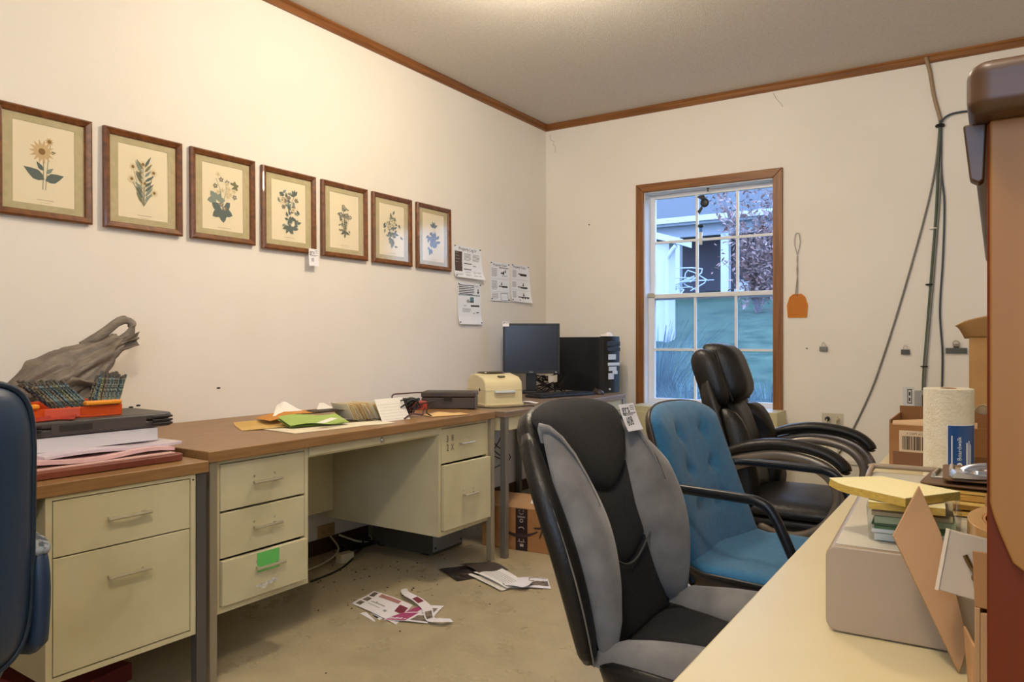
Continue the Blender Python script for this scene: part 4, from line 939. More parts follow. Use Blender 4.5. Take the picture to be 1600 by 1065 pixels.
for k in range(7): box(rl, -.07, .07, -.05+k*.014, -.0495+k*.014, .0026, .0030)
obj('ruling', rl, GREYINK, o)
# tangled black adaptor cables on the desk
cc = Vector((-2.19, 2.53, .74)); rnd = random.Random(21)
for k in range(7):
    pts = []; a0 = rnd.uniform(0, 6.3)
    for j in range(8):
        a = a0 + j*1.0; r = rnd.uniform(.03, .06); pts.append(cc + Vector((math.cos(a)*r*.8 - .02, math.sin(a)*r + .01*k-.03, .012 + .065*abs(math.sin(a*.7+k)) )))
    cable('adaptor_cable', 'black cable loop in the tangle right of the index cards', pts, .0035, 5, group='tangled black cables on desk')
cable('adaptor_cable', 'black cable end trailing out of the tangle towards the desk edge', [cc+Vector((.0, .05, .05)), cc+Vector((.04, .12, .06)), cc+Vector((.03, .07, .02)), cc+Vector((.07, .06, .0))], .003)
b = BM(); box(b, -.03, .03, -.022, .022, 0, .03); single('power_adaptor', b, BLACKP, 'black power adaptor inside the cable tangle on the desk', 'adaptor', bevel=.004).matrix_basis = T(-2.225, 2.515, .737, 30)
cable('printer_cable', 'thin dark cable running from label printer over the table edge', [(-2.36, 3.20, .734), (-2.26, 3.14, .733), (-2.16, 3.14, .733), (-2.10, 3.25, .733), (-2.045, 3.33, .735), (-2.015, 3.345, .715), (-2.018, 3.33, .62), (-2.018, 3.25, .50)], .003)
b = BM(); sheet(b, lambda u, v: ((u-.5)*.09, (v-.5)*.06, .003+.004*math.sin(u*5)), 5, 4, .001); single('paper_scrap', b, PAPER, 'small white scrap at the foot of the label printer', 'paper').matrix_basis = T(-2.20, 3.56, .729, 20)
flat('paper_scrap', 'white paper behind the cash box at the wall', 'paper', .20, .10, T(-2.62, 3.18, .729, 60), PAPER, lift=.03)
b = BM(); sheet(b, lambda u, v: ((u-.5)*.06, (v)*.05, .012*math.sin(u*4)), 5, 4, .001); single('paper_note', b, mat('note_pale', 'ded9cc'), 'pale note tucked in the cables under the monitor', 'paper').matrix_basis = frame((-2.48, 4.30, .80), (.84, .54, 0), (0, -.3, 1))
rnd = random.Random(31)
for k in range(9):
    pts = [(-2.56 + rnd.uniform(-.08, .12), 4.36 + rnd.uniform(-.08, .1), .735 + (.0 if j in (0, 5) else rnd.uniform(0, .11))) for j in range(6)]
    cable('monitor_cable', 'dark cable in the bundle behind the monitor stand', pts, .003, 5, group='cables behind the monitor stand')
# ------------------------------------------------------------------ things under the tables
rnd = random.Random(41)
for k in range(13):
    x = -2.84 + rnd.uniform(0, .06); y = 3.18 + rnd.uniform(0, .95)
    pts = [(x+.03, y, .69), (x+.02, y+rnd.uniform(-.2, .2), .55), (x, y+rnd.uniform(-.3, .3), .40), (x, y+rnd.uniform(-.35, .35), .25 + rnd.uniform(-.08, .08)), (x+.01, y+rnd.uniform(-.3, .3), rnd.uniform(.10, .4))]
    cable('hanging_cable', 'black cable hanging down the wall behind the corner table', pts, .0038, 5, group='cables under the corner table')
# shipping carton with the smile arrow
ab = thing('shipping_carton', 'cardboard shipping carton with smile arrow and black tape, under corner table', 'box', T(-2.055, 3.37, 0, 6.5))
b = BM(); box(b, -.235, .19, -.155, .155, 0, .215); obj('body', b, CARD, ab, bevel=.003)
b = BM(); sheet(b, lambda u, v: (-.235 + .425*u, -.155 - .0 + .14*v, .2165 + .045*v), 3, 3, .004); obj('flap', b, CARDL, ab)
b = BM(); sheet(b, lambda u, v: (-.235 + .425*u, .155 - .14*v, .2165 + .02*v), 3, 3, .004); obj('flap', b, CARD, ab)
SM = mat('smile_print', '3a2722', .7); TP = mat('black_tape', '2b1c1e', .45); TW = mat('tape_print', 'b9a79e', .7)
Ff = lambda x, z, d=0: frame((x, -.155-d, z), (1, 0, 0), (0, 0, 1))
b = BM(); box(b, -.035, .032, -.1568, -.1552, .001, .2145); tp = obj('tape', b, TP, ab)
b = BM(); A, B = [], []
for i in range(17):
    u = i/16; x = -.125 + .215*u; z = .105 - .034*math.sin(math.pi*(u*.9+.02))**1.0 + .01*u; th_ = .0035 + .0055*math.sin(math.pi*min(1, u*.9+.08)); A.append((x, z+th_)); B.append((x, z-th_))
for i in range(16): face(b, [b.verts.new(Ff(0, 0, .0022) @ Vector((p[0], p[1], 0))) for p in (A[i], B[i], B[i+1], A[i+1])])
for q in ([(.068, .128), (.110, .132), (.122, .122), (.072, .119)], [(.122, .126), (.112, .128), (.108, .108), (.097, .075), (.103, .074), (.117, .104)]):
    face(b, [b.verts.new(Ff(0, 0, .0022) @ Vector((x, z, 0))) for x, z in q])
obj('smile_arrow', b, SM, ab)
b = BM()
def ringp(cx, cz, r, w_=.0025, a0=0, a1=360, n=14):
    P = [(cx + r*math.cos(R(a0+(a1-a0)*i/n)), cz + r*math.sin(R(a0+(a1-a0)*i/n))) for i in range(n+1)]; Q = [(cx + (r-w_)*math.cos(R(a0+(a1-a0)*i/n)), cz + (r-w_)*math.sin(R(a0+(a1-a0)*i/n))) for i in range(n+1)]
    for i in range(n): face(b, [b.verts.new(Ff(0, 0, .0026) @ Vector((x, z, 0))) for x, z in (P[i], P[i+1], Q[i+1], Q[i])])
ringp(-.002, .155, .010, .004); ringp(-.002, .102, .022, .004, 35, 145); ringp(-.002, .20, .014, .003, 200, 340); 
for x in (-.014, .010): ringp(x, .205, .003, .0029); ringp(x, .058, .003, .0029)
ringp(-.002, .062, .018, .003, 210, 330)
for z in (.175, .170, .046): box(b, -.024, .020, -.1578, -.1570, z, z+.002)
box(b, -.010, .010, -.1578, -.1570, .022, .036)
obj('tape_print', b, TW, tp)
b = BM(); sheet(b, lambda u, v: ((u-.5)*.10, (v-.5)*.11, .003*math.sin(u*5)), 5, 5, .001); lb = obj('address_label', b, PAPER, ab, M=frame((.075, -.085, .248), (1, 0, -.1), (0, .5, .55)))
# steel case under right pedestal
sc_ = thing('steel_case', 'old grey steel computer case lying under the desk right end', 'computer', T(-2.56, 3.0, 0, 0))
b = BM(); box(b, -.20, .205, -.12, .13, .008, .183); obj('case', b, mat('case_shaded', '4c4538', .6), sc_, bevel=.003)  # body coloured dark for the shadow on its near side
b = BM(); box(b, .2052, .210, -.115, .125, .02, .18); pn = obj('end_panel', b, mat('pale_steel', '8e949c', .4, .5), sc_, bevel=.002)
for y in (-.10, .11):
    for z in (.04, .165): b = BM(); cyl(b, (.21, y, z), (.213, y, z), .006, n=8); obj('screw', b, GAP, pn)
for x in (-.15, .15): b = BM(); box(b, x-.02, x+.02, -.11, .12, 0, .008); obj('foot', b, RUBBER, sc_)
# wall outlets
def outlet(label, M, col='c9bfa4', wide=.115, plugs=0):
    t = thing('wall_outlet', label, 'outlet', M); m = mat('outlet_'+col, col, .5)
    b = BM(); box(b, -wide/2, wide/2, -.036, .036, 0, .006); obj('cover_plate', b, m, t, bevel=.002)
    for s in (-1, 1):
        b = BM(); prism(b, sup(.034, .034, 3, 20, s*.026, 0), .006, .009); r = obj('socket', b, m, t)
        b = BM()
        for q in (-.006, .006): box(b, s*.026-.006, s*.026+.003, q-.001, q+.001, .009, .0095)
        cyl(b, (s*.026+.009, 0, .009), (s*.026+.009, 0, .0095), .0022, n=8); obj('slots', b, GAP, r)
    return t
outlet('cream outlet plate low on the left wall in the desk kneehole', LW(2.655, .105), 'b09468')
outlet('beige outlet plate on the back wall right of the window', BW(-.835, .600), 'cbc3ae', .122)
for k, (x, nm, mt) in enumerate(((-.862, 'dark plug in the left socket of back wall outlet', BLACKP), (-.808, 'pale plug in the right socket of back wall outlet', mat('plug_cream', 'c7bda2')))):
    t = thing('power_plug', nm, 'plug', BW(x, .600, .0095))
    b = BM(); cyl(b, (0, 0, 0), (0, 0, .028), .015, .011, 12); obj('body', b, mt, t, smooth=True)
    b = BM(); tube(b, [(0, 0, .026), (0, -.02, .04), (.006*k, -.08, .034), (.01*k, -.22, .02)], .0035, 7, sm=4); obj('cord', b, mat('plug_cream', 'c7bda2'), t, smooth=True)
# kneehole clutter
b = BM(); box(b, -.04, .04, -.022, .022, 0, .045); single('white_adaptor', b, mat('adaptor_white', 'c9bf9e', .5), 'cream adaptor block on the floor in desk kneehole', 'adaptor', bevel=.004).matrix_basis = T(-2.66, 2.585, 0, 84)
ps = thing('power_strip', 'dark power strip on the floor against wall under the desk', 'power strip', T(-2.78, 2.82, 0, 88))
b = BM(); box(b, -.14, .14, -.025, .025, 0, .035); obj('body', b, BLACKP, ps, bevel=.004)
for k in range(5): b = BM(); box(b, -.115+k*.05, -.085+k*.05, -.012, .012, .035, .037); obj('socket', b, DARKP, ps)
for k, pts in enumerate(([(-2.74, 2.30, .004), (-2.70, 2.40, .005), (-2.70, 2.52, .02), (-2.72, 2.60, .05), (-2.82, 2.64, .09)], [(-2.56, 2.28, .004), (-2.57, 2.42, .004), (-2.60, 2.52, .004), (-2.62, 2.60, .02)], [(-2.80, 2.68, .09), (-2.76, 2.78, .04), (-2.75, 2.86, .03), (-2.80, 2.90, .04)], [(-2.70, 2.62, .004), (-2.68, 2.72, .03), (-2.74, 2.80, .045), (-2.70, 2.90, .01)])):
    cable('floor_cable', ['white cable curling from adaptor to kneehole outlet', 'dark cable on the floor in front of the kneehole adaptor', 'pale cord from outlet to the power strip', 'dark cord between cream adaptor and power strip'][k], pts, .005, 6, m=[mat('cord_white', 'bdb39a'), CABLE, mat('cord_white', 'bdb39a'), CABLE][k])
# ------------------------------------------------------------------ stack on the left file table
ZT = .7165
MA = lambda x, y, z, a=0: T(x, y, z, a)
pf = thing('portfolio', 'flat maroon brown zip portfolio at the bottom of left table stack', 'folder', T(-2.215, 1.06, ZT, -1))
b = BM(); prism(b, rrect(.30, .58, .03), 0, .021); obj('cover', b, mat('maroon_cover', '6b3327', .45, col2='7d432f', scale=9), pf, bevel=.004)
b = BM(); box(b, -.12, .12, -.27, .27, .021, .024); obj('inner_sheets', b, mat('pale_pink_sheet', 'dcb9b0', .8), pf)
b = BM(); sheet(b, lambda u, v: (-2.36 + .25*u, .82 + .52*v, ZT+.026 + .016*u*0 + .012*(1-abs(v-.5)*1.6) + .008*math.sin(v*9)), 8, 12, .010)
single('pink_papers', b, mat('pink_paper', 'e3bdbd', .6), 'pink paper packet sticking out below the white binder', 'paper')
b = BM(); sheet(b, lambda u, v: (-2.35 + .215*u, .98 + .40*v, ZT+.046 + .004*math.sin(v*6)), 6, 8, .008)
single('plastic_sleeve', b, mat('pale_lilac_plastic', 'd9cbd6', .25), 'pale lilac plastic sleeve directly under the white binder', 'sleeve')
bi = thing('white_binder', 'thick white ring binder in the middle of left table stack', 'binder', T(-2.325, 1.15, ZT+.052, -2))
BW_ = mat('binder_white', 'd8d6da', .3)
b = BM(); box(b, -.14, .115, -.205, .195, 0, .003); obj('cover', b, BW_, bi); b = BM(); box(b, -.14, .115, -.205, .195, .036, .039); obj('cover', b, BW_, bi)
b = BM(); box(b, .112, .116, -.205, .195, .0, .039); obj('spine', b, BW_, bi, bevel=.001)
b = BM(); box(b, -.12, .105, -.195, .185, .003, .036); obj('pages', b, mat('binder_pages', 'bcb6ae', .9), bi)
tc_ = thing('tool_case', 'slim charcoal plastic case with side latches on the white binder', 'case', T(-2.335, 1.155, ZT+.093, -2))
CC = mat('charcoal_case', '403d3b', .42, col2='4a4644', scale=5)
b = BM(); prism(b, rrect(.26, .49, .03), 0, .021); obj('lower_shell', b, CC, tc_, bevel=.006)
b = BM(); prism(b, rrect(.26, .49, .03), .023, .043); obj('lid', b, CC, tc_, bevel=.008)
for y in (-.175, .205):
    for z in (.006, .017, .028): b = BM(); box(b, .128, .136, y-.035, y+.03, z, z+.007); obj('latch', b, mat('latch_brown', '2e2825', .4), tc_, bevel=.002)
b = BM(); box(b, .130, .1325, -.12, .15, .006, .036); obj('panel', b, mat('case_panel', '514b47', .35), tc_)
b = BM(); box(b, .1325, .1330, -.10, -.01, .012, .030); obj('label', b, mat('case_label', '3a3634', .3), tc_)
for i, (y, a) in enumerate(((1.01, 10), (1.07, -25))):
    b = BM(); sheet(b, lambda u, v: ((u-.5)*.07, (v-.5)*.03, .003 + .010*u*v), 3, 3, .0012); single('red_wrapper', b, mat('red_wrapper', 'a8392c', .4), ['torn red wrapper on the charcoal case, left piece', 'torn red wrapper on the charcoal case, right piece'][i], 'wrapper').matrix_basis = T(-2.235, y, ZT+.1365, 80+a)
og = thing('pencil_organizer', 'bright orange plastic organiser box full of patterned pencils', 'box', T(-2.36, 1.06, ZT+.136, -2))
OR = mat('orange_plastic', 'd9521f', .35); ORL = mat('orange_lip', 'f09a2c', .35); ORR = mat('orange_red_side', 'd8604a', .35)
b = BM()
for q in ((-.10, .10, -.20, .20, 0, .006), (-.10, -.095, -.20, .20, .006, .040), (.095, .10, -.20, .20, .006, .032), (-.095, .095, -.20, -.195, .006, .038), (-.095, .095, .195, .20, .006, .038), (-.095, .095, .045, .05, .006, .034)): box(b, *q)
obj('tray', b, OR, og, bevel=.0015)
b = BM(); box(b, .1005, .104, -.02, .075, .004, .030); obj('front_panel', b, ORR, og, bevel=.001)
for (y0, y1) in ((-.20, -.035), (.09, .195)):
    b = BM(); box(b, .082, .112, y0, y1, .034, .047); obj('lip', b, ORL, og, bevel=.005)
PC = [mat('pencil_camo_%d' % i, a, .5, col2=c, scale=160, lo=.47, hi=.53) for i, (a, c) in enumerate((('2c3836', '7d8c86'), ('383d2c', '8e8b6c'), ('24363d', '6d868b'), ('2d2b27', '857c68')))]
TIP = mat('pencil_tip', 'b6583c', .5); FER = mat('pencil_end', '4d463c', .5)
rnd = random.Random(51)
def pencil(base, d, l, label, grp):
    M = T(*base) @ Vector(d).to_track_quat('Z', 'Y').to_matrix().to_4x4()
    t = thing('pencil', label, 'pencil', M, grp)
    b = BM(); cyl(b, (0, 0, .012), (0, 0, l-.012), .0042, n=6); obj('shaft', b, rnd.choice(PC), t)
    b = BM(); cyl(b, (0, 0, 0), (0, 0, .012), .0008, .0042, 6); obj('point', b, TIP, t)
    b = BM(); cyl(b, (0, 0, l-.012), (0, 0, l), .0044, n=8); obj('end_cap', b, FER, t)
for r_ in range(3):
    rk = ('front', 'middle', 'back')[r_]
    for k in range(11): pencil((-2.275 - .028*r_ + rnd.uniform(-.004, .004), 1.092 + .0092*k + rnd.uniform(-.002, .002), ZT+.150 + .004*r_), (-.30, -.62 - .06*r_, .74), .125 + rnd.uniform(-.008, .008), 'patterned pencil leaning left in the %s rank of the orange organiser' % rk, 'left leaning pencils, %s rank' % rk)
    for k in range(8): pencil((-2.275 - .028*r_ + rnd.uniform(-.004, .004), 1.190 + .0085*k + rnd.uniform(-.002, .002), ZT+.150 + .004*r_), (-.32, .34 + .05*r_ + .012*k, .85), .122 + rnd.uniform(-.012, .010), 'patterned pencil leaning right in the %s rank of the orange organiser' % rk, 'right leaning pencils, %s rank' % rk)
# plastic bag
bg_ = thing('plastic_bag', 'crumpled translucent grey plastic bag with looped handle, leaning against left wall', 'bag', T(-2.62, 1.15, ZT))
BAG = mat('grey_film', '857a6c', .45, col2='6a6056', scale=14, bump=.7, bscale=34, spec=.4, lo=.3, hi=.7, bstretch=(1, .35, 1))
spine = [(-2.60, 1.06, .895, .03, .03), (-2.60, 1.12, .905, .055, .055), (-2.62, 1.21, .935, .08, .085), (-2.65, 1.31, .975, .07, .078), (-2.68, 1.40, 1.015, .052, .060), (-2.70, 1.45, 1.045, .035, .042), (-2.715, 1.50, 1.075, .028, .035)]
P = smooth_pts([s[:3] for s in spine], 12); rr = smooth_pts([(s[3], s[4], 0) for s in spine], 12)
rings = []
for i, p in enumerate(P):
    t = (P[min(i+1, len(P)-1)] - P[max(i-1, 0)]).normalized(); s = t.cross(Vector((0, 0, 1))).normalized(); u = s.cross(t); ring_ = []
    for k in range(88):
        a = 2*math.pi*k/88; f = 1.06 + .17*noise.noise((math.cos(a)*2.2, math.sin(a)*2.2, i*.046)) - .34*abs(noise.noise((math.cos(a)*3.2+5, math.sin(a)*3.2, i*.035 + a*.0)))*(.4 + 1.0*i/len(P)) - .16*abs(noise.noise((math.cos(a)*8, math.sin(a)*8, i*.09+9))) + .19*math.sin(a*7 + noise.noise((i*.042, 0, 3))*4)*(.35 + .65*i/len(P)) + .05*noise.noise((math.cos(a)*7, math.sin(a)*7, i*.15))
        ring_.append(p + s*math.cos(a)*rr[i].x*f + u*math.sin(a)*rr[i].y*f)
    rings.append(ring_)
b = BM(); loft(b, rings); obj('bag_body', b, BAG, bg_, world=True, smooth=True)
b = BM(); pad(b, sup(.30, .30, 2.4, 36, -2.62, 1.20), .19, .0, lambda x, y, h: Vector((x, y, ZT+.002+h*(1+.25*noise.noise((x*14, y*14, h*9))))), K=7, p=2.2); obj('bag_bottom', b, BAG, bg_, world=True, smooth=True)
def ribbon(pts, w0, w1, nm):
    b = BM(); Q = smooth_pts(pts, 8)
    tube(b, Q, .0115, 12, rz=.02, taper=lambda t: .75 + .5*abs(.5-t)); 
    for v in b.verts: v.co += Vector((0, 1, 1))*.006*noise.noise(v.co*42)
    obj(nm, b, BAG, bg_, world=True, smooth=True)
ribbon([(-2.70, 1.36, 1.055), (-2.71, 1.44, 1.105), (-2.72, 1.505, 1.15), (-2.72, 1.545, 1.150), (-2.715, 1.548, 1.115), (-2.71, 1.50, 1.078), (-2.70, 1.40, 1.045)], 1, 1, 'handle')
b = BM(); sheet(b, lambda u, v: (-2.69 + .01*math.sin(v*14), 1.42 + .14*u, 1.03 + .055*u + .045*(v-.5)*(1-.2*u) + .010*math.sin(v*11+u*3)), 10, 10, .0012); obj('torn_flap', b, BAG, bg_, world=True, smooth=True)
b = BM(); sheet(b, lambda u, v: (-2.56 + .02*math.sin(v*9), 1.08 + .26*u, .80 + .10*u + (.12-.02*u)*v - .04*u*u + .012*math.sin(u*12+v*7)), 12, 10, .0012); obj('loose_fold', b, BAG, bg_, world=True, smooth=True)
# ------------------------------------------------------------------ papers on the floor
def floorsheet(name, label, pts4, m, z=.001, lift=0, marks=None, curl=0):
    """sheet over a floor quad a-b-c-d"""
    a, b_, c, d = [Vector((x, y, 0)) for x, y in pts4]
    o0 = (a+b_+c+d)/4
    fn = lambda u, v: (a*(1-u)*(1-v) + b_*u*(1-v) + c*u*v + d*(1-u)*v) - o0 + Vector((0, 0, z + lift*math.sin(u*3.1)*.5 + curl*max(0, u-.75)**2*16 + .0015*math.sin(v*7+u*3)))
    bm = BM(); sheet(bm, fn, 10, 8, .0006); o = single(name, bm, m, label, 'paper'); o.location = o0
    for k, (mm, rects) in enumerate(marks or []):
        q = BM()
        for (u0, u1, v0, v1) in rects:
            n = 4
            for i in range(n):
                p, r = u0+(u1-u0)*i/n, u0+(u1-u0)*(i+1)/n
                for j in range(2):
                    e, f = v0+(v1-v0)*j/2, v0+(v1-v0)*(j+1)/2
                    face(q, [q.verts.new(fn(*w_) + Vector((0, 0, .0008))) for w_ in ((p, e), (r, e), (r, f), (p, f))])
        obj('print', q, mm, o)
    return o
FP = mat('flyer_white', 'e6e1e4', .7); MAG = mat('flyer_magenta', 'a8406f', .7); PHO = mat('flyer_photo', '4a4038', .8, col2='8a7a6a', scale=60); WINE = mat('flyer_wine', '7c2b3c', .7); ROSE = mat('flyer_rose', 'a8756f', .7)
floorsheet('photo_flyer', 'white flyer with small photos and magenta bars, on floor before the desk', [(-2.21, 2.185), (-1.905, 2.115), (-1.99, 2.31), (-2.24, 2.345)], FP, .0015, .006,
           [(PHO, [(.04, .16, .7, .95), (.05, .17, .38, .62), (.05, .16, .08, .30)]), (ROSE, [(.24, .74, .78, .95)]), (WINE, [(.78, .97, .45, .78)]), (GREYINK, [(.22, .55, .45, .5), (.22, .5, .3, .33), (.6, .66, .25, .35)])])
floorsheet('photo_flyer', 'torn flyer corner with a magenta bar beside the white flyer on floor', [(-1.975, 2.12), (-1.81, 2.185), (-1.875, 2.37), (-1.96, 2.30)], FP, .0035, .004,
           [(MAG, [(.02, .48, .02, .55), (.02, .40, .6, .95)]), (PHO, [(.56, .95, .08, .4), (.6, .9, .5, .8)])])
b = BM(); P = smooth_pts([(-2.13, 2.415, .012), (-2.07, 2.36, .02), (-1.99, 2.335, .018), (-1.90, 2.29, .014), (-1.82, 2.215, .010), (-1.765, 2.205, .02), (-1.74, 2.245, .012)], 5)
def strip(u, v):
    i = min(int(u*(len(P)-1)), len(P)-2); f = u*(len(P)-1)-i; p = P[i].lerp(P[i+1], f); t = (P[i+1]-P[i]).normalized(); return p + Vector((-t.y, t.x, .15))*(v-.5)*.04*(1 - .35*abs(u-.5)*2)
sheet(b, strip, 30, 3, .0008); st = single('paper_strip', b, FP, 'curled torn strip of flyer with dark pictures lying over the flyers', 'paper')
for (u0, u1, m_) in ((.30, .40, WINE), (.55, .66, PHO)):
    q = BM()
    for i in range(3):
        a, c = u0+(u1-u0)*i/3, u0+(u1-u0)*(i+1)/3; face(q, [q.verts.new(Vector(strip(*w_)) + Vector((0, 0, .001))) for w_ in ((a, .15), (c, .15), (c, .85), (a, .85))])
    obj('print', q, m_, st)
floorsheet('paper_scrap', 'small white scrap with a dark line below the flyer on floor', [(-2.105, 2.125), (-2.0, 2.095), (-1.985, 2.155), (-2.085, 2.175)], FP, .0005, marks=[(INK, [(.2, .8, .45, .6)])])
BLK = mat('black_magazine', '2e2724', .35, col2='5d544c', scale=40, lo=.55, hi=.7)
floorsheet('magazine', 'dark glossy torn magazine page on floor by the desk leg', [(-2.20, 2.735), (-2.02, 2.645), (-1.945, 2.775), (-2.12, 2.865)], BLK, .002, .012)
floorsheet('magazine', 'second dark page folded behind the torn magazine page', [(-2.15, 2.83), (-1.96, 2.755), (-1.90, 2.885), (-2.06, 2.94)], mat('dark_page', '4b423b', .35), .010, .02)
floorsheet('letter', 'white printed letter lying on floor by the table leg', [(-2.015, 2.765), (-1.765, 2.665), (-1.745, 2.775), (-1.97, 2.895)], mat('letter_white', 'e8e4de', .8), .012, .008, [(GREYINK, [(.12, .9, .2+.1*i, .225+.1*i) for i in range(6)]), (INK, [(.04, .09, .35, .8), (.8, .92, .12, .16)])])
floorsheet('letter', 'second white letter peeking out below the printed letter', [(-2.03, 2.74), (-1.78, 2.64), (-1.755, 2.70), (-2.0, 2.80)], mat('letter_white2', 'dcd8d0', .8), .006)
floorsheet('torn_page', 'torn page with a dark picture at the right end of floor papers', [(-1.765, 2.70), (-1.615, 2.785), (-1.70, 2.90), (-1.83, 2.82)], FP, .002, .008, [(PHO, [(.45, .97, .25, .95)])])
floorsheet('crumpled_paper', 'crumpled white scrap between printed letter and torn page', [(-1.80, 2.68), (-1.69, 2.70), (-1.70, 2.79), (-1.80, 2.79)], FP, .012, .012, curl=.01)
floorsheet('cream_folder', 'cream folded sheet on floor below the blue chair', [(-1.16, 2.50), (-.93, 2.42), (-.90, 2.60), (-1.12, 2.72)], mat('cream_sheet', 'd6c08c', .8), .004, .02)
floorsheet('paper_scrap', 'white scrap on floor right behind the grey black chair seat', [(-1.17, 2.33), (-1.06, 2.28), (-1.02, 2.36), (-1.12, 2.41)], FP, .001, .004)
floorsheet('paper_sheet', 'pale sheet on floor beside the base of the blue chair', [(-.86, 2.30), (-.58, 2.22), (-.55, 2.42), (-.83, 2.48)], mat('pale_sheet', 'c9bda4', .8), .001)
rnd = random.Random(61); b = BM()
for k in range(90):
    x, y = rnd.gauss(-2.35, .25), rnd.gauss(2.5, .28); r = rnd.uniform(.002, .006)
    if x > XW+.03: cyl(b, (x, y, 0), (x, y, r*.7), r, r*.5, 5)
tag(obj('floor_debris', b, mat('dirt_crumb', '3a3024', .9), kind='stuff'), 'dark crumbs and dirt scattered on the floor under the desk', 'debris')
# ------------------------------------------------------------------ things hung on the back wall
fs = thing('fly_swatter', 'orange fly swatter with twisted wire handle hanging right of window', 'fly swatter', BW(-1.04, 1.30, .004))
ORS = mat('swatter_orange', 'e08a1e', .5)
op = [(-.055, -.075), (.055, -.075), (.060, .0), (.045, .05), (.025, .068), (-.025, .068), (-.045, .05), (-.060, .0)]
b = BM(); n = 12
def inside(x, z): w_ = .057 if z < 0 else .057 - .030*(z/.068)**1.4; return abs(x) < w_
for i in range(-11, 12):
    x = i*.005; zt = .068 if abs(x) < .027 else (.068*max(0, (.057-abs(x))/.030)**(1/1.4)); box(b, x-.0009, x+.0009, -.074, max(-.07, zt), .001, .0026)
for j in range(-14, 14):
    z = j*.005; w_ = .056 if z < 0 else .056 - .030*(min(1, z/.068))**1.4; box(b, -w_, w_, z-.0009, z+.0009, .001, .0026)
obj('mesh_blade', b, ORS, fs)
b = BM(); pts = [(x, z, .002) for x, z in op]; tube(b, pts + pts[:1], .0035, 6); obj('rim', b, ORS, fs)
b = BM(); prism(b, op, .0004, .0009); obj('web', b, mat('swatter_web', 'd9851f', .6), fs)
b = BM(); tube(b, [(0, .06, .003), (.003, .15, .004), (-.003, .22, .004), (.002, .30, .004), (-.016, .38, .004), (-.012, .44, .004), (0, .452, .004), (.012, .44, .004), (.016, .38, .004), (-.002, .30, .004), (.003, .22, .004), (-.003, .15, .004), (-.012, .065, .003)], .0028, 6, sm=5); obj('wire_handle', b, mat('galvanised_wire', 'a8a296', .35, .7), fs, smooth=True)
def binder_clip(label, x, z, w_, hh, m, big=False):
    t = thing('binder_clip', label, 'clip', BW(x, z, .0))
    b = BM(); loft(b, [[(-w_/2, -hh*.5, .002), (w_/2, -hh*.5, .002), (w_/2, -hh*.5, .018), (-w_/2, -hh*.5, .018)], [(-w_/2, hh*.5, .009), (w_/2, hh*.5, .009), (w_/2, hh*.5, .0115), (-w_/2, hh*.5, .0115)]]); obj('jaw', b, m, t, bevel=.001)
    b = BM()
    if big:
        cyl(b, (-.012, hh*.5+.012, .010), (.012, hh*.5+.012, .010), .010, n=12); obj('spring', b, STEEL, t)
        b = BM(); tube(b, [(-.012, hh*.5, .012), (-.015, hh*.5+.03, .018), (0, hh*.5+.042, .018), (.015, hh*.5+.03, .018), (.012, hh*.5, .012)], .003, 6, sm=4)
    else: tube(b, [(-w_*.25, hh*.45, .010), (-w_*.18, hh*.5+.018, .012), (0, hh*.5+.027, .012), (w_*.18, hh*.5+.018, .012), (w_*.25, hh*.45, .010)], .0015, 6, sm=4)
    obj('wire_loop', b, NICKEL, t)
BLKE = mat('black_enamel', '1b1c1b', .35)
binder_clip('small black binder clip on back wall, nearest the fly swatter', -.886, 1.028, .045, .026, BLKE)
binder_clip('small black binder clip on back wall, left of cable bundle', -.439, 1.013, .046, .028, BLKE)
binder_clip('wide dark bulldog clip on back wall, right of the cables', -.185, 1.022, .105, .030, mat('dark_green_enamel', '2b3128', .4), True)
yw = YW - .008
GC = mat('grey_cable', '77756d', .5); TC = mat('tan_conduit', '9b8467', .5); GRC = mat('green_grey_cable', '4d5a4a', .5); SC2 = mat('slate_cable', '3c434c', .5)
cable('ceiling_conduit', 'tan cable stub coming down from the crown trim on back wall', [(-.335, yw-.02, 2.70), (-.315, yw, 2.62), (-.295, yw, 2.48), (-.268, yw, 2.36), (-.262, yw, 2.32)], .011, m=TC)
cable('wall_cable', 'long grey cable slanting down the back wall to outlet side', [(-.264, yw, 2.33), (-.29, yw, 2.05), (-.35, yw, 1.75), (-.47, yw, 1.28), (-.58, yw, .90), (-.66, yw, .68), (-.78, yw, .42), (-.84, yw-.02, .365)], .0055, m=GC)
cable('wall_cable', 'green grey cable in the bundle, falling to the wall box', [(-.262, yw-.006, 2.33), (-.275, yw, 2.05), (-.285, yw, 1.80), (-.305, yw, 1.50), (-.325, yw, 1.20), (-.345, yw, .92), (-.35, yw, .79)], .007, m=GRC)
cable('wall_cable', 'pale grey cable beside the green grey one in the bundle', [(-.258, yw, 2.33), (-.262, yw, 2.0), (-.285, yw, 1.62), (-.312, yw-.004, 1.25), (-.335, yw-.006, .95), (-.342, yw-.006, .80)], .006, m=GC)
cable('wall_cable', 'thin slate cable hanging straight at the right of the bundle', [(-.258, yw-.004, 2.32), (-.258, yw, 2.05), (-.243, yw, 1.86), (-.25, yw, 1.55), (-.265, yw, 1.25), (-.252, yw, 1.0), (-.258, yw, .72)], .0055, m=SC2)
cable('wall_cable', 'dark twin cable bending right from the tie behind the wooden hutch', [(-.262, yw-.01, 2.31), (-.235, yw-.01, 2.345), (-.17, yw-.01, 2.36), (.0, yw-.01, 2.35), (.3, yw-.01, 2.33)], .006, m=SC2)
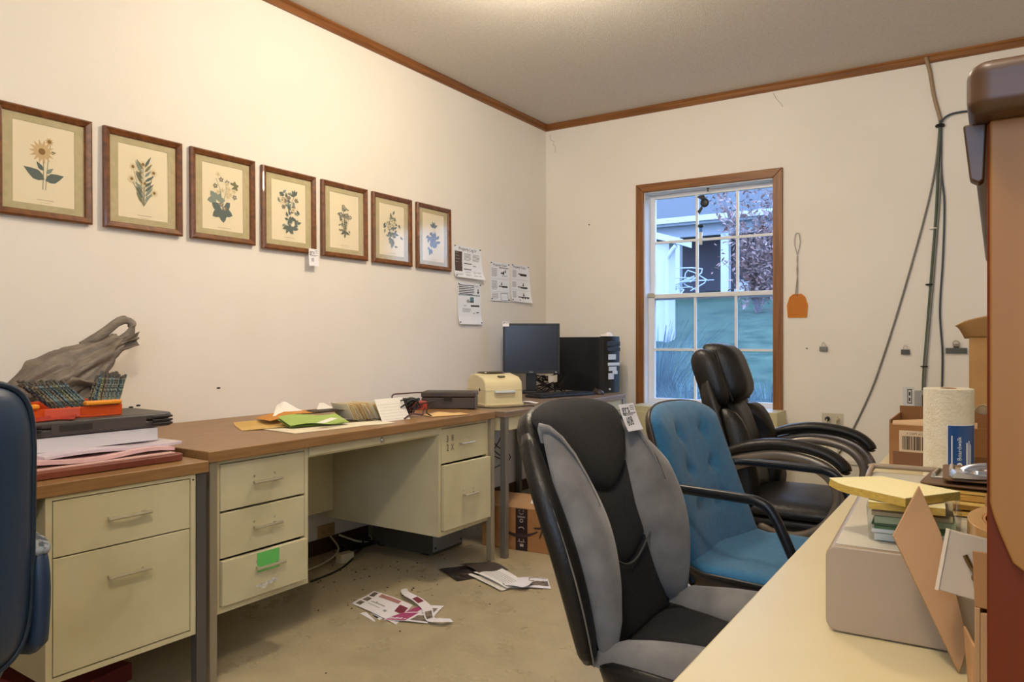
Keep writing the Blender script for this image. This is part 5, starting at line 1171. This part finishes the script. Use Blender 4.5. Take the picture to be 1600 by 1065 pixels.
for i, z in enumerate((2.30, 1.72, 1.40, .93)):
    x = (-.264, -.298, -.318, -.343)[i]
    b = BM(); tube(b, [(x + .016*math.cos(a), yw-.004 + .010*math.sin(a), z) for a in [2*math.pi*k/12 for k in range(13)]], .004 if i != 0 else .010, 6)
    single('cable_tie', b, BLACKP if i != 1 else PAPER, ['black tie gathering the cables near the top', 'pale tie around the cable bundle, second from the top', 'black tie around the cable bundle at window middle height', 'lowest black tie on the cable bundle'][i], 'cable tie')
jb = thing('junction_box', 'metal wall box with dark adaptor where the cable bundle ends', 'outlet', BW(-.345, .742))
b = BM(); box(b, -.045, .06, -.058, .05, 0, .035); obj('box', b, mat('galvanised', 'a9a49b', .4, .4), jb, bevel=.003)
b = BM(); box(b, -.005, .055, -.12, .03, .035, .08); obj('adaptor', b, mat('brown_adaptor', '3b2620', .4), jb, bevel=.005)
wl = thing('wall_label', 'small white label with a dark mark, left of metal wall box', 'label', BW(-.418, .755))
b = BM(); box(b, -.035, .025, -.055, .055, 0, .0015); obj('card', b, mat('label_white', 'd8d8d8'), wl)
b = BM(); 
for q in ((-.012, .012, -.042, -.037), (-.012, .012, .037, .042), (-.012, -.008, -.042, .042), (.008, .012, -.042, .042), (-.004, .004, -.028, -.008), (-.004, .004, .004, .026)): box(b, q[0], q[1], q[2], q[3], .0015, .002)
obj('print', b, INK, wl)
# ------------------------------------------------------------------ right hand counter
ZC = .66
ctr = thing('work_counter', 'pale cream topped work counter in the right foreground', 'desk', T(.05, 1.9, 0))
W = dict(parent=ctr, world=True)
b = BM(); box(b, -.335, .62, .42, 3.75, ZC-.032, ZC); obj('countertop', b, mat('cream_laminate', 'd9cb9f', .36, col2='d3c498', scale=2.5), bevel=.005, **W)
for (y0, y1) in ((.44, .47), (1.95, 1.98), (3.70, 3.73)): b = BM(); box(b, .0, .60, y0, y1, 0, ZC-.032); obj('support_panel', b, CREAM, **W)
b = BM(); box(b, .58, .60, .47, 3.70, .1, ZC-.032); obj('back_panel', b, CREAM, **W)
# wooden hutch
HUT = mat('hutch_oak', '6a2a05', .5, col2='582003', scale=5, stretch=(6, 6, .4), spec=.2, lo=.3, hi=.7)
HUTL = mat('hutch_lit_area', '8f5c1a', .55, col2='835214', scale=4, stretch=(5, 5, .35), lo=.3, hi=.7)
HUTC = mat('hutch_cornice', '4f3015', .45, col2='3d230d', scale=8, stretch=(.4, 5, 5), coat=.05)
hu = thing('wooden_hutch', 'tall wooden hutch with rounded cornice at right edge, nearest the camera', 'shelf', T(.2, 1.3, ZC))
W = dict(parent=hu, world=True)
hx0, hx1, hy0, hy1 = -.006, .36, .74, 2.05
b = BM(); box(b, hx0, hx1, hy0, hy0+.022, ZC, 1.263); obj('end_panel', b, HUT, bevel=.002, **W)
b = BM(); box(b, hx0, hx1, hy1, hy1+.022, ZC, 1.263); obj('end_panel', b, HUT, bevel=.002, **W)
zt_, zb_ = 1.2635, .905
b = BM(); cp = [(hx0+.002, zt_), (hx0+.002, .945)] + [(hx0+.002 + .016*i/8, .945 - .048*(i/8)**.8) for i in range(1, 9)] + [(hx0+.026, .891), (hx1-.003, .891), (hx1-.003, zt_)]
loft(b, [[(x, hy0-.006, z) for x, z in cp], [(x, hy0, z) for x, z in cp]]); obj('lit_patch', b, HUTL, bevel=.002, **W)  # lit part of the end panel, shaped and coloured as a paler board
b = BM(); prism(b, rrect(.36+.05, hy1-hy0+.10, .018), 1.263, 1.306, M=T((hx0+hx1)/2+.008, (hy0+hy1)/2+.012, 0)); obj('cornice', b, HUTC, bevel=.012, seg=4, **W)
b = BM(); prism(b, [(-.0235, 1.264), (-.0062, 1.264), (-.0082, 1.216), (-.012, 1.213), (-.0185, 1.217)], hy0+.002, hy0+.02, M=Matrix(((1, 0, 0, 0), (0, 0, 1, 0), (0, 1, 0, 0), (0, 0, 0, 1)))); obj('corbel', b, HUTC, bevel=.002, **W)
b = BM(); box(b, hx1-.012, hx1, hy0+.022, hy1, ZC, 1.263); obj('back_panel', b, HUT, **W)
b = BM(); box(b, hx0+.02, hx1-.012, hy0+.022, hy1, 1.10, 1.118); obj('shelf_board', b, HUT, bevel=.002, **W)
# beige metal drawer unit
BG = mat('beige_metal_shaded', 'a59178', .42, col2='9d8970', scale=4); BGT = mat('beige_metal_top', 'd2ccbc', .4, col2='c4bca8', scale=5)  # shell darkened for the shade on its front, top left lighter
un = thing('metal_stand', 'beige metal box stand with rounded ends carrying the yellow pads', 'stand', T(-.206, 1.146, ZC, 2.8))
b = BM(); pr = rrect(.30, .123, .016, 5, .150, .0635)
loft(b, [[(x, 0, z) for x, z in pr], [(x, .70, z) for x, z in pr]]); obj('shell', b, BG, un, bevel=.003)
b = BM(); box(b, .012, .29, .012, .685, .1248, .1262); obj('top_panel', b, BGT, un, bevel=.0005)
b = BM(); tube(b, [(.006, .60, .125), (.008, .685, .134), (.03, .70, .138), (.28, .70, .138)], .006, 8, sm=4); obj('back_rim', b, BG, un, smooth=True)
# contents: clear tub, pads
ZS = ZC + .1265
tb = thing('clear_tub', 'clear plastic tub of green and white cards under yellow pads', 'tub', T(-.105, 1.285, ZS, 4))
b = BM(); lo_, hi_ = rrect(.115, .17, .015), rrect(.122, .178, .017); loft(b, [[(x, y, 0) for x, y in lo_], [(x, y, .05) for x, y in hi_]], cap=False); face(b, [b.verts.new((x, y, .0005)) for x, y in lo_]); obj('tub_wall', b, glass('tub_plastic', 'fafcfc', .1, haze=.06, hazecol='ffffff', refl=.4), tb, smooth=False)
for k, (z, hgt, c_) in enumerate(((.001, .010, 'cfcdc0'), (.0115, .006, 'dedad0'), (.018, .004, '4c6e44'), (.0225, .003, '3f5f3a'), (.026, .010, '9fa982'), (.0365, .006, 'b3a27c'))):
    b = BM(); box(b, -.052, .052, -.078, .078, z, z+hgt, M=T(0, 0, 0, (-1)**k*1.5)); obj('card_bundle', b, mat('tub_card_%d' % k, c_, .8), tb, bevel=.0008)
YP = mat('yellow_pad', 'f3e6ae', .75); YPE = mat('yellow_pad_edge', 'c2a248', .8, col2='a9893a', scale=90, stretch=(1, 1, 8))
def notepad(label, x, y, z, a, w_, h_, tk, curl=0):
    t = thing('legal_pad', label, 'notepad', T(x, y, z, a))
    f = lambda u, v, zz: Vector(((u-.5)*w_, (v-.5)*h_, zz + curl*max(0, .25-u)**2*16*(1-v)))
    b = BM(); sheet(b, lambda u, v: f(u, v, tk/2), 8, 6, tk-.001); obj('pages', b, YPE, t)
    b = BM(); sheet(b, lambda u, v: f(u, v, tk), 8, 6, .001); obj('top_sheet', b, YP, t)
notepad('lower yellow notepad lying directly on the clear tub', -.110, 1.245, ZS+.0535, 4, .095, .16, .011)
notepad('upper yellow notepad with a curled corner on top of the tub stack', -.127, 1.222, ZS+.066, -33, .130, .112, .012, .006)
# envelopes and clipboards on the stand
rnd = random.Random(71)
for k, (z, tk, col, dx, dy, a) in enumerate(((0, .008, 'd0a850', 0, 0, 0), (.0085, .010, 'c89c46', .012, .01, 2), (.019, .006, 'e0bd6a', -.004, -.004, -1), (.0255, .009, 'bf9240', .02, .01, 3), (.035, .007, 'd5ad58', -.012, .02, -2))):
    b = BM(); sheet(b, lambda u, v: ((u-.5)*.24, (v-.5)*.17, tk/2 + .0015*math.sin(u*3+k)), 6, 4, tk-.002)
    single('manila_packet', b, mat('manila_%d' % k, col, .75), ['bottom', 'second', 'third', 'fourth', 'topmost'][k] + ' manila packet of the stack beside the yellow pads', 'envelope', group='manila packets').matrix_basis = T(.035+dx, 1.52+dy, ZS+z+.001, a)
MAS = mat('masonite', '6b4a2a', .45)
for k, (x, y, z, a, lb) in enumerate(((.02, 1.535, ZS+.0455, -4, 'lower brown clipboard on the manila packets'), (.045, 1.55, ZS+.055, 3, 'upper brown clipboard with big chrome clip'))):
    t = thing('clipboard', lb, 'clipboard', T(x, y, z, a))
    b = BM(); prism(b, rrect(.25, .17, .012), 0, .0035); obj('board', b, MAS, t, bevel=.001)
    b = BM(); box(b, -.115, -.07, -.03, .03, .0035, .0075); tube(b, [(-.11, -.03, .010), (-.11, .03, .010)], .004, 8); obj('clip', b, NICKEL, t, bevel=.001)
    if k: b = BM(); box(b, -.06, .11, -.075, .075, .0036, .0052); obj('papers', b, PAPER, t)
CLIPM = mat('polished_clip', 'e4e6ea', .25, .75)
bc = thing('bulldog_clip', 'large shiny chrome bulldog clip lying on the clipboards', 'clip', T(-.030, 1.475, ZS+.061, 12) @ Matrix.Diagonal((.78, .78, .52, 1)))
b = BM(); loft(b, [[(-.045, -.02, 0), (-.045, .02, 0), (-.045, .02, .006), (-.045, -.02, .006)], [(-.038, -.02, 0), (-.038, .02, 0), (-.038, .022, .022), (-.038, -.022, .022)], [(.0, -.022, .0), (.0, .022, .0), (.0, .022, .016), (.0, -.022, .016)], [(.03, -.018, .002), (.03, .018, .002), (.03, .018, .008), (.03, -.018, .008)]]); obj('jaw', b, CLIPM, bc, bevel=.002)
b = BM(); tube(b, [(-.02, 0, .020), (-.005, 0, .034), (.03, 0, .040), (.055, 0, .030), (.058, 0, .020), (.04, 0, .014), (.0, 0, .015)], .011, 10, rz=.004, sm=4, up=(0, 1, 0)); obj('thumb_loop', b, CLIPM, bc, smooth=True)
flat('paper_scrap', 'small white scrap at the back of the beige stand', 'paper', .06, .04, T(-.145, 1.64, ZS, 10), PAPER, lift=.006)
# cardboard behind the packets, tape roll, green paper
b = BM(); box(b, -.002, .13, -.004, .004, 0, .046); single('cardboard_piece', b, CARDL, 'short upright piece of cardboard in front of the manila packets', 'cardboard', bevel=.001).matrix_basis = T(-.012, 1.415, ZS, 0)
# near open carton with splayed flap
oc = thing('open_carton', 'open cardboard carton with splayed flap in the hutch, nearest box', 'box', T(.02, 1.03, ZC))
W = dict(parent=oc, world=True)
def slab(pts, m, nm, n_=(0, -1, 0), tk=.005, **k):
    b = BM(); n_ = Vector(n_).normalized()*tk; loft(b, [[Vector(p) for p in pts], [Vector(p)+n_ for p in pts]]); return obj(nm, b, m, oc, world=True, bevel=.0008, **k)
slab([(-.040, 1.092, .661), (-.115, 1.100, .821), (-.087, 1.130, .885), (-.0615, 1.118, .829), (-.030, 1.095, .70)], CARDL, 'flap', (.35, -1, .2), .006)
box_b = BM(); box(box_b, -.018, -.013, .90, 1.07, ZC, .805); obj('left_wall', box_b, CARDL, bevel=.001, **W)
box_b = BM(); box(box_b, -.013, .15, .90, .905, ZC, .80); obj('front_wall', box_b, CARDL, bevel=.001, **W)
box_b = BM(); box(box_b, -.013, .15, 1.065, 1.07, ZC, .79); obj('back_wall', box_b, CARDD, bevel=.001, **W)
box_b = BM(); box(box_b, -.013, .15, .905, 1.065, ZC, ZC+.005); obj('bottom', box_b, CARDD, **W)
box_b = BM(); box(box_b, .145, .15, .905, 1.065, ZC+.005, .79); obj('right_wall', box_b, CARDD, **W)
slab([(-.018, .905, .805), (-.020, .905, .862), (.06, .905, .862), (.06, .905, .80)], CARD, 'upright_flap', (0, -1, .1), .004)
slab([(-.026, 1.07, .662), (-.030, 1.05, .735), (-.018, .985, .735), (-.018, .985, .662)], CARDL, 'side_flap', (-1, -.3, 0), .003)
wc = thing('white_carton', 'small tilted white carton with a brass fastener inside the cardboard carton', 'box', frame((-.0625, 1.045, .775), (1, .02, -.16), (.10, .15, 1)))
b = BM(); box(b, 0, .16, 0, .075, -.012, .0); obj('front', b, mat('white_carton_board', 'b7aa98', .75, col2='ad9f8c', scale=8), wc, bevel=.002)
b = BM(); box(b, 0, .004, 0, .075, -.012, .002); obj('torn_edge', b, mat('torn_edge', 'd8c8ae', .9), wc)
b = BM(); tube(b, [(.024, .050, .003), (.031, .040, .004), (.038, .032, .003)], .0028, 8); cyl(b, (.039, .027, .0), (.039, .027, .006), .005, n=10); obj('fastener', b, mat('brass_dark', '6d5531', .35, .7), wc)
tr = thing('tape_roll', 'shiny tan packing tape roll lying above the white carton', 'tape', T(.024, 1.135, .830, 0) @ Matrix.Rotation(R(10), 4, 'X'))
b = BM(); O = circ(32, .055); I = circ(32, .038)
loft(b, [[Vector((x, y, 0)) for x, y in O], [Vector((x, y, .022)) for x, y in O], [Vector((x, y, .022)) for x, y in I], [Vector((x, y, 0)) for x, y in I], [Vector((x, y, 0)) for x, y in O]], cap=False); obj('roll', b, mat('packing_tape', 'b98e58', .15, coat=.6), tr, bevel=.001)
b = BM(); O = circ(32, .0378); I = circ(32, .035); loft(b, [[Vector((x, y, z)) for x, y in q] for q, z in ((O, .0), (O, .022), (I, .022), (I, 0), (O, 0))], cap=False); obj('core', b, CARD, tr)
b = BM(); sheet(b, lambda u, v: (-.02 + .06*u, .02*math.sin(u*4), .075*v*(.6+.4*u)), 5, 4, .001); single('green_note', b, mat('lime_note', '9fd04a', .7), 'bright lime green paper corner beside the tape roll', 'paper').matrix_basis = T(.0, 1.195, .80, 0)
# paper towel roll
pt = thing('paper_towel_roll', 'upright white paper towel roll with a blue wrapper label', 'paper towel', T(-.117, 2.55, ZC))
TWL = mat('towel_paper', 'e6dfcc', .9, col2='ded5bf', scale=40, bump=.5, bscale=160)
b = BM(); O = circ(48, .066); I = circ(48, .021); loft(b, [[Vector((x, y, z)) for x, y in q] for q, z in ((O, 0), (O, .278), (I, .278), (I, 0), (O, 0))], cap=False); obj('roll', b, TWL, pt, smooth=False, bevel=.002)
b = BM(); O = circ(24, .0209); I = circ(24, .019); loft(b, [[Vector((x, y, z)) for x, y in q] for q, z in ((O, 0), (O, .279), (I, .279), (I, 0), (O, 0))], cap=False); obj('core', b, CARD, pt)
a_c = -90 + 4.8      # direction facing the room entrance
def cylpatch(a0, a1, z0, z1, r, m, nm, par):
    b = BM(); sheet(b, lambda u, v: (r*math.cos(R(a0+(a1-a0)*u)), r*math.sin(R(a0+(a1-a0)*u)), z0+(z1-z0)*v), 16, 2, .0004); return obj(nm, b, m, par, smooth=False)
cylpatch(-91, -8, .035, .176, .0664, mat('wrapper_edge', 'e9e9ea', .3), 'label_border', pt)
lbp = cylpatch(-88.5, -11, .037, .174, .0668, mat('wrapper_blue', '24508f', .3), 'label', pt)
def ontowel(s, size, ang, z, nm='lettering'):
    p = Vector((.0672*math.cos(R(ang)), .0672*math.sin(R(ang)), z)); n_ = Vector((math.cos(R(ang)), math.sin(R(ang)), 0))
    M = frame(p, (0, 0, 1), (-Vector((-n_.y, n_.x, 0))).to_tuple()); return text(s, size, mat('wrapper_white', 'e8ecf2'), M, pt, nm)
ontowel('Boardwalk', .016, -63, .108)
b = BM()
for ang, z0_, z1_, tk in ((-80, .055, .145, .0016), (-44, .06, .125, .0022), (-38, .05, .13, .0014), (-33, .05, .12, .0014)):
    p = Vector((.0670*math.cos(R(ang)), .0670*math.sin(R(ang)), 0)); box(b, -.0002, .0003, -tk, tk, z0_, z1_, M=T(p.x, p.y, 0, ang))
obj('small_print', b, mat('wrapper_white', 'e8ecf2'), pt)
b = BM(); p = Vector((.0672*math.cos(R(-63)), .0672*math.sin(R(-63)), .060)); n_ = Vector((math.cos(R(-63)), math.sin(R(-63)), 0)); cyl(b, p, p + n_*.0003, .0075, n=16); obj('logo_disc', b, mat('wrapper_white', 'e8ecf2'), pt)
text('B', .011, mat('wrapper_blue', '24508f'), frame(p + n_*.0005, (0, 0, 1), (n_.y, -n_.x, 0)), pt, 'logo')
# barcode carton behind the roll
bx1 = thing('barcode_carton', 'open brown carton with a barcode label behind the paper towel roll', 'box', T(-.06, 2.93, ZC))
W = dict(parent=bx1, world=True)
for nm, q in (('front_wall', (-.298, .26, 2.765, 2.770, ZC, .803)), ('back_wall', (-.298, .26, 3.095, 3.10, ZC, .838)), ('left_wall', (-.298, -.293, 2.77, 3.095, ZC, .815)), ('right_wall', (.255, .26, 2.77, 3.095, ZC, .80)), ('bottom', (-.293, .255, 2.77, 3.095, ZC, ZC+.005))):
    b = BM(); box(b, *q); obj(nm, b, CARD if nm != 'back_wall' else CARDD, bevel=.0008, **W)
b = BM(); box(b, -.286, .25, 2.7635, 2.7648, ZC, ZC+.052); obj('tape_band', b, mat('brown_tape', '7a4e22', .35), **W)
lbl = BM(); box(lbl, -.268, -.145, 2.7632, 2.7650, .712, .782); lb = obj('label', lbl, mat('label_tan', 'd8c2a4', .7), **W)
b = BM(); rnd = random.Random(9); x = -.258
while x < -.158:
    w_ = rnd.choice((.0016, .0026, .004)); box(b, x, x+w_, 2.7624, 2.7633, .719, .764); x += w_ + rnd.choice((.0014, .0022, .003))
obj('barcode', b, mat('barcode_ink', '3a2c22', .8), lb, world=True)
text('F CAPT ACBT MPR', .0095, mat('barcode_ink', '3a2c22'), MX['barcode_carton'].inverted() @ frame((-.2065, 2.7628, .772), (1, 0, 0), (0, 0, 1)), bx1)
b = BM(); sheet(b, lambda u, v: (-.288 + .24*u, 2.764 + .03*v, .800 + .018*math.sin(u*2.6)*v + .012*math.sin(v*3)), 12, 4, .0008); obj('torn_tape', b, mat('clear_tape', 'c9a882', .2), **W)
# tall box with curved flap
tb2 = thing('tall_carton', 'tall tan carton with curved open flap, behind the paper towel roll at right', 'box', T(.10, 3.45, ZC))
W = dict(parent=tb2, world=True)
for nm, q in (('left_wall', (-.085, -.080, 3.33, 3.58, ZC, 1.09)), ('front_wall', (-.080, .25, 3.33, 3.335, ZC, 1.09)), ('back_wall', (-.080, .25, 3.575, 3.58, ZC, 1.09)), ('right_wall', (.245, .25, 3.335, 3.575, ZC, 1.09)), ('bottom', (-.08, .245, 3.335, 3.575, ZC, ZC+.005))):
    b = BM(); box(b, *q); obj(nm, b, mat('tan_card', 'b98f58', .8, col2='ae8450', scale=6), bevel=.0008, **W)
b = BM(); sheet(b, lambda u, v: (-.10 + .32*u - .03*v, 3.335 - .045*math.sin(v*1.5), 1.088 + .085*math.sin(v*1.5)*(.55+.45*min(1, u*3)**.6)), 10, 8, .004); obj('curved_flap', b, mat('tan_card', 'b98f58'), smooth=True, **W)
b = BM(); sheet(b, lambda u, v: (-.06 + .12*u, 2.80 + .06*v, .845 + .02*math.sin(u*7)*math.cos(v*5) + .012), 8, 6, .001); single('crumpled_paper', b, mat('pale_crumple', 'd9cdb4', .7), 'pale crumpled packing paper poking out of the barcode carton at right', 'paper')
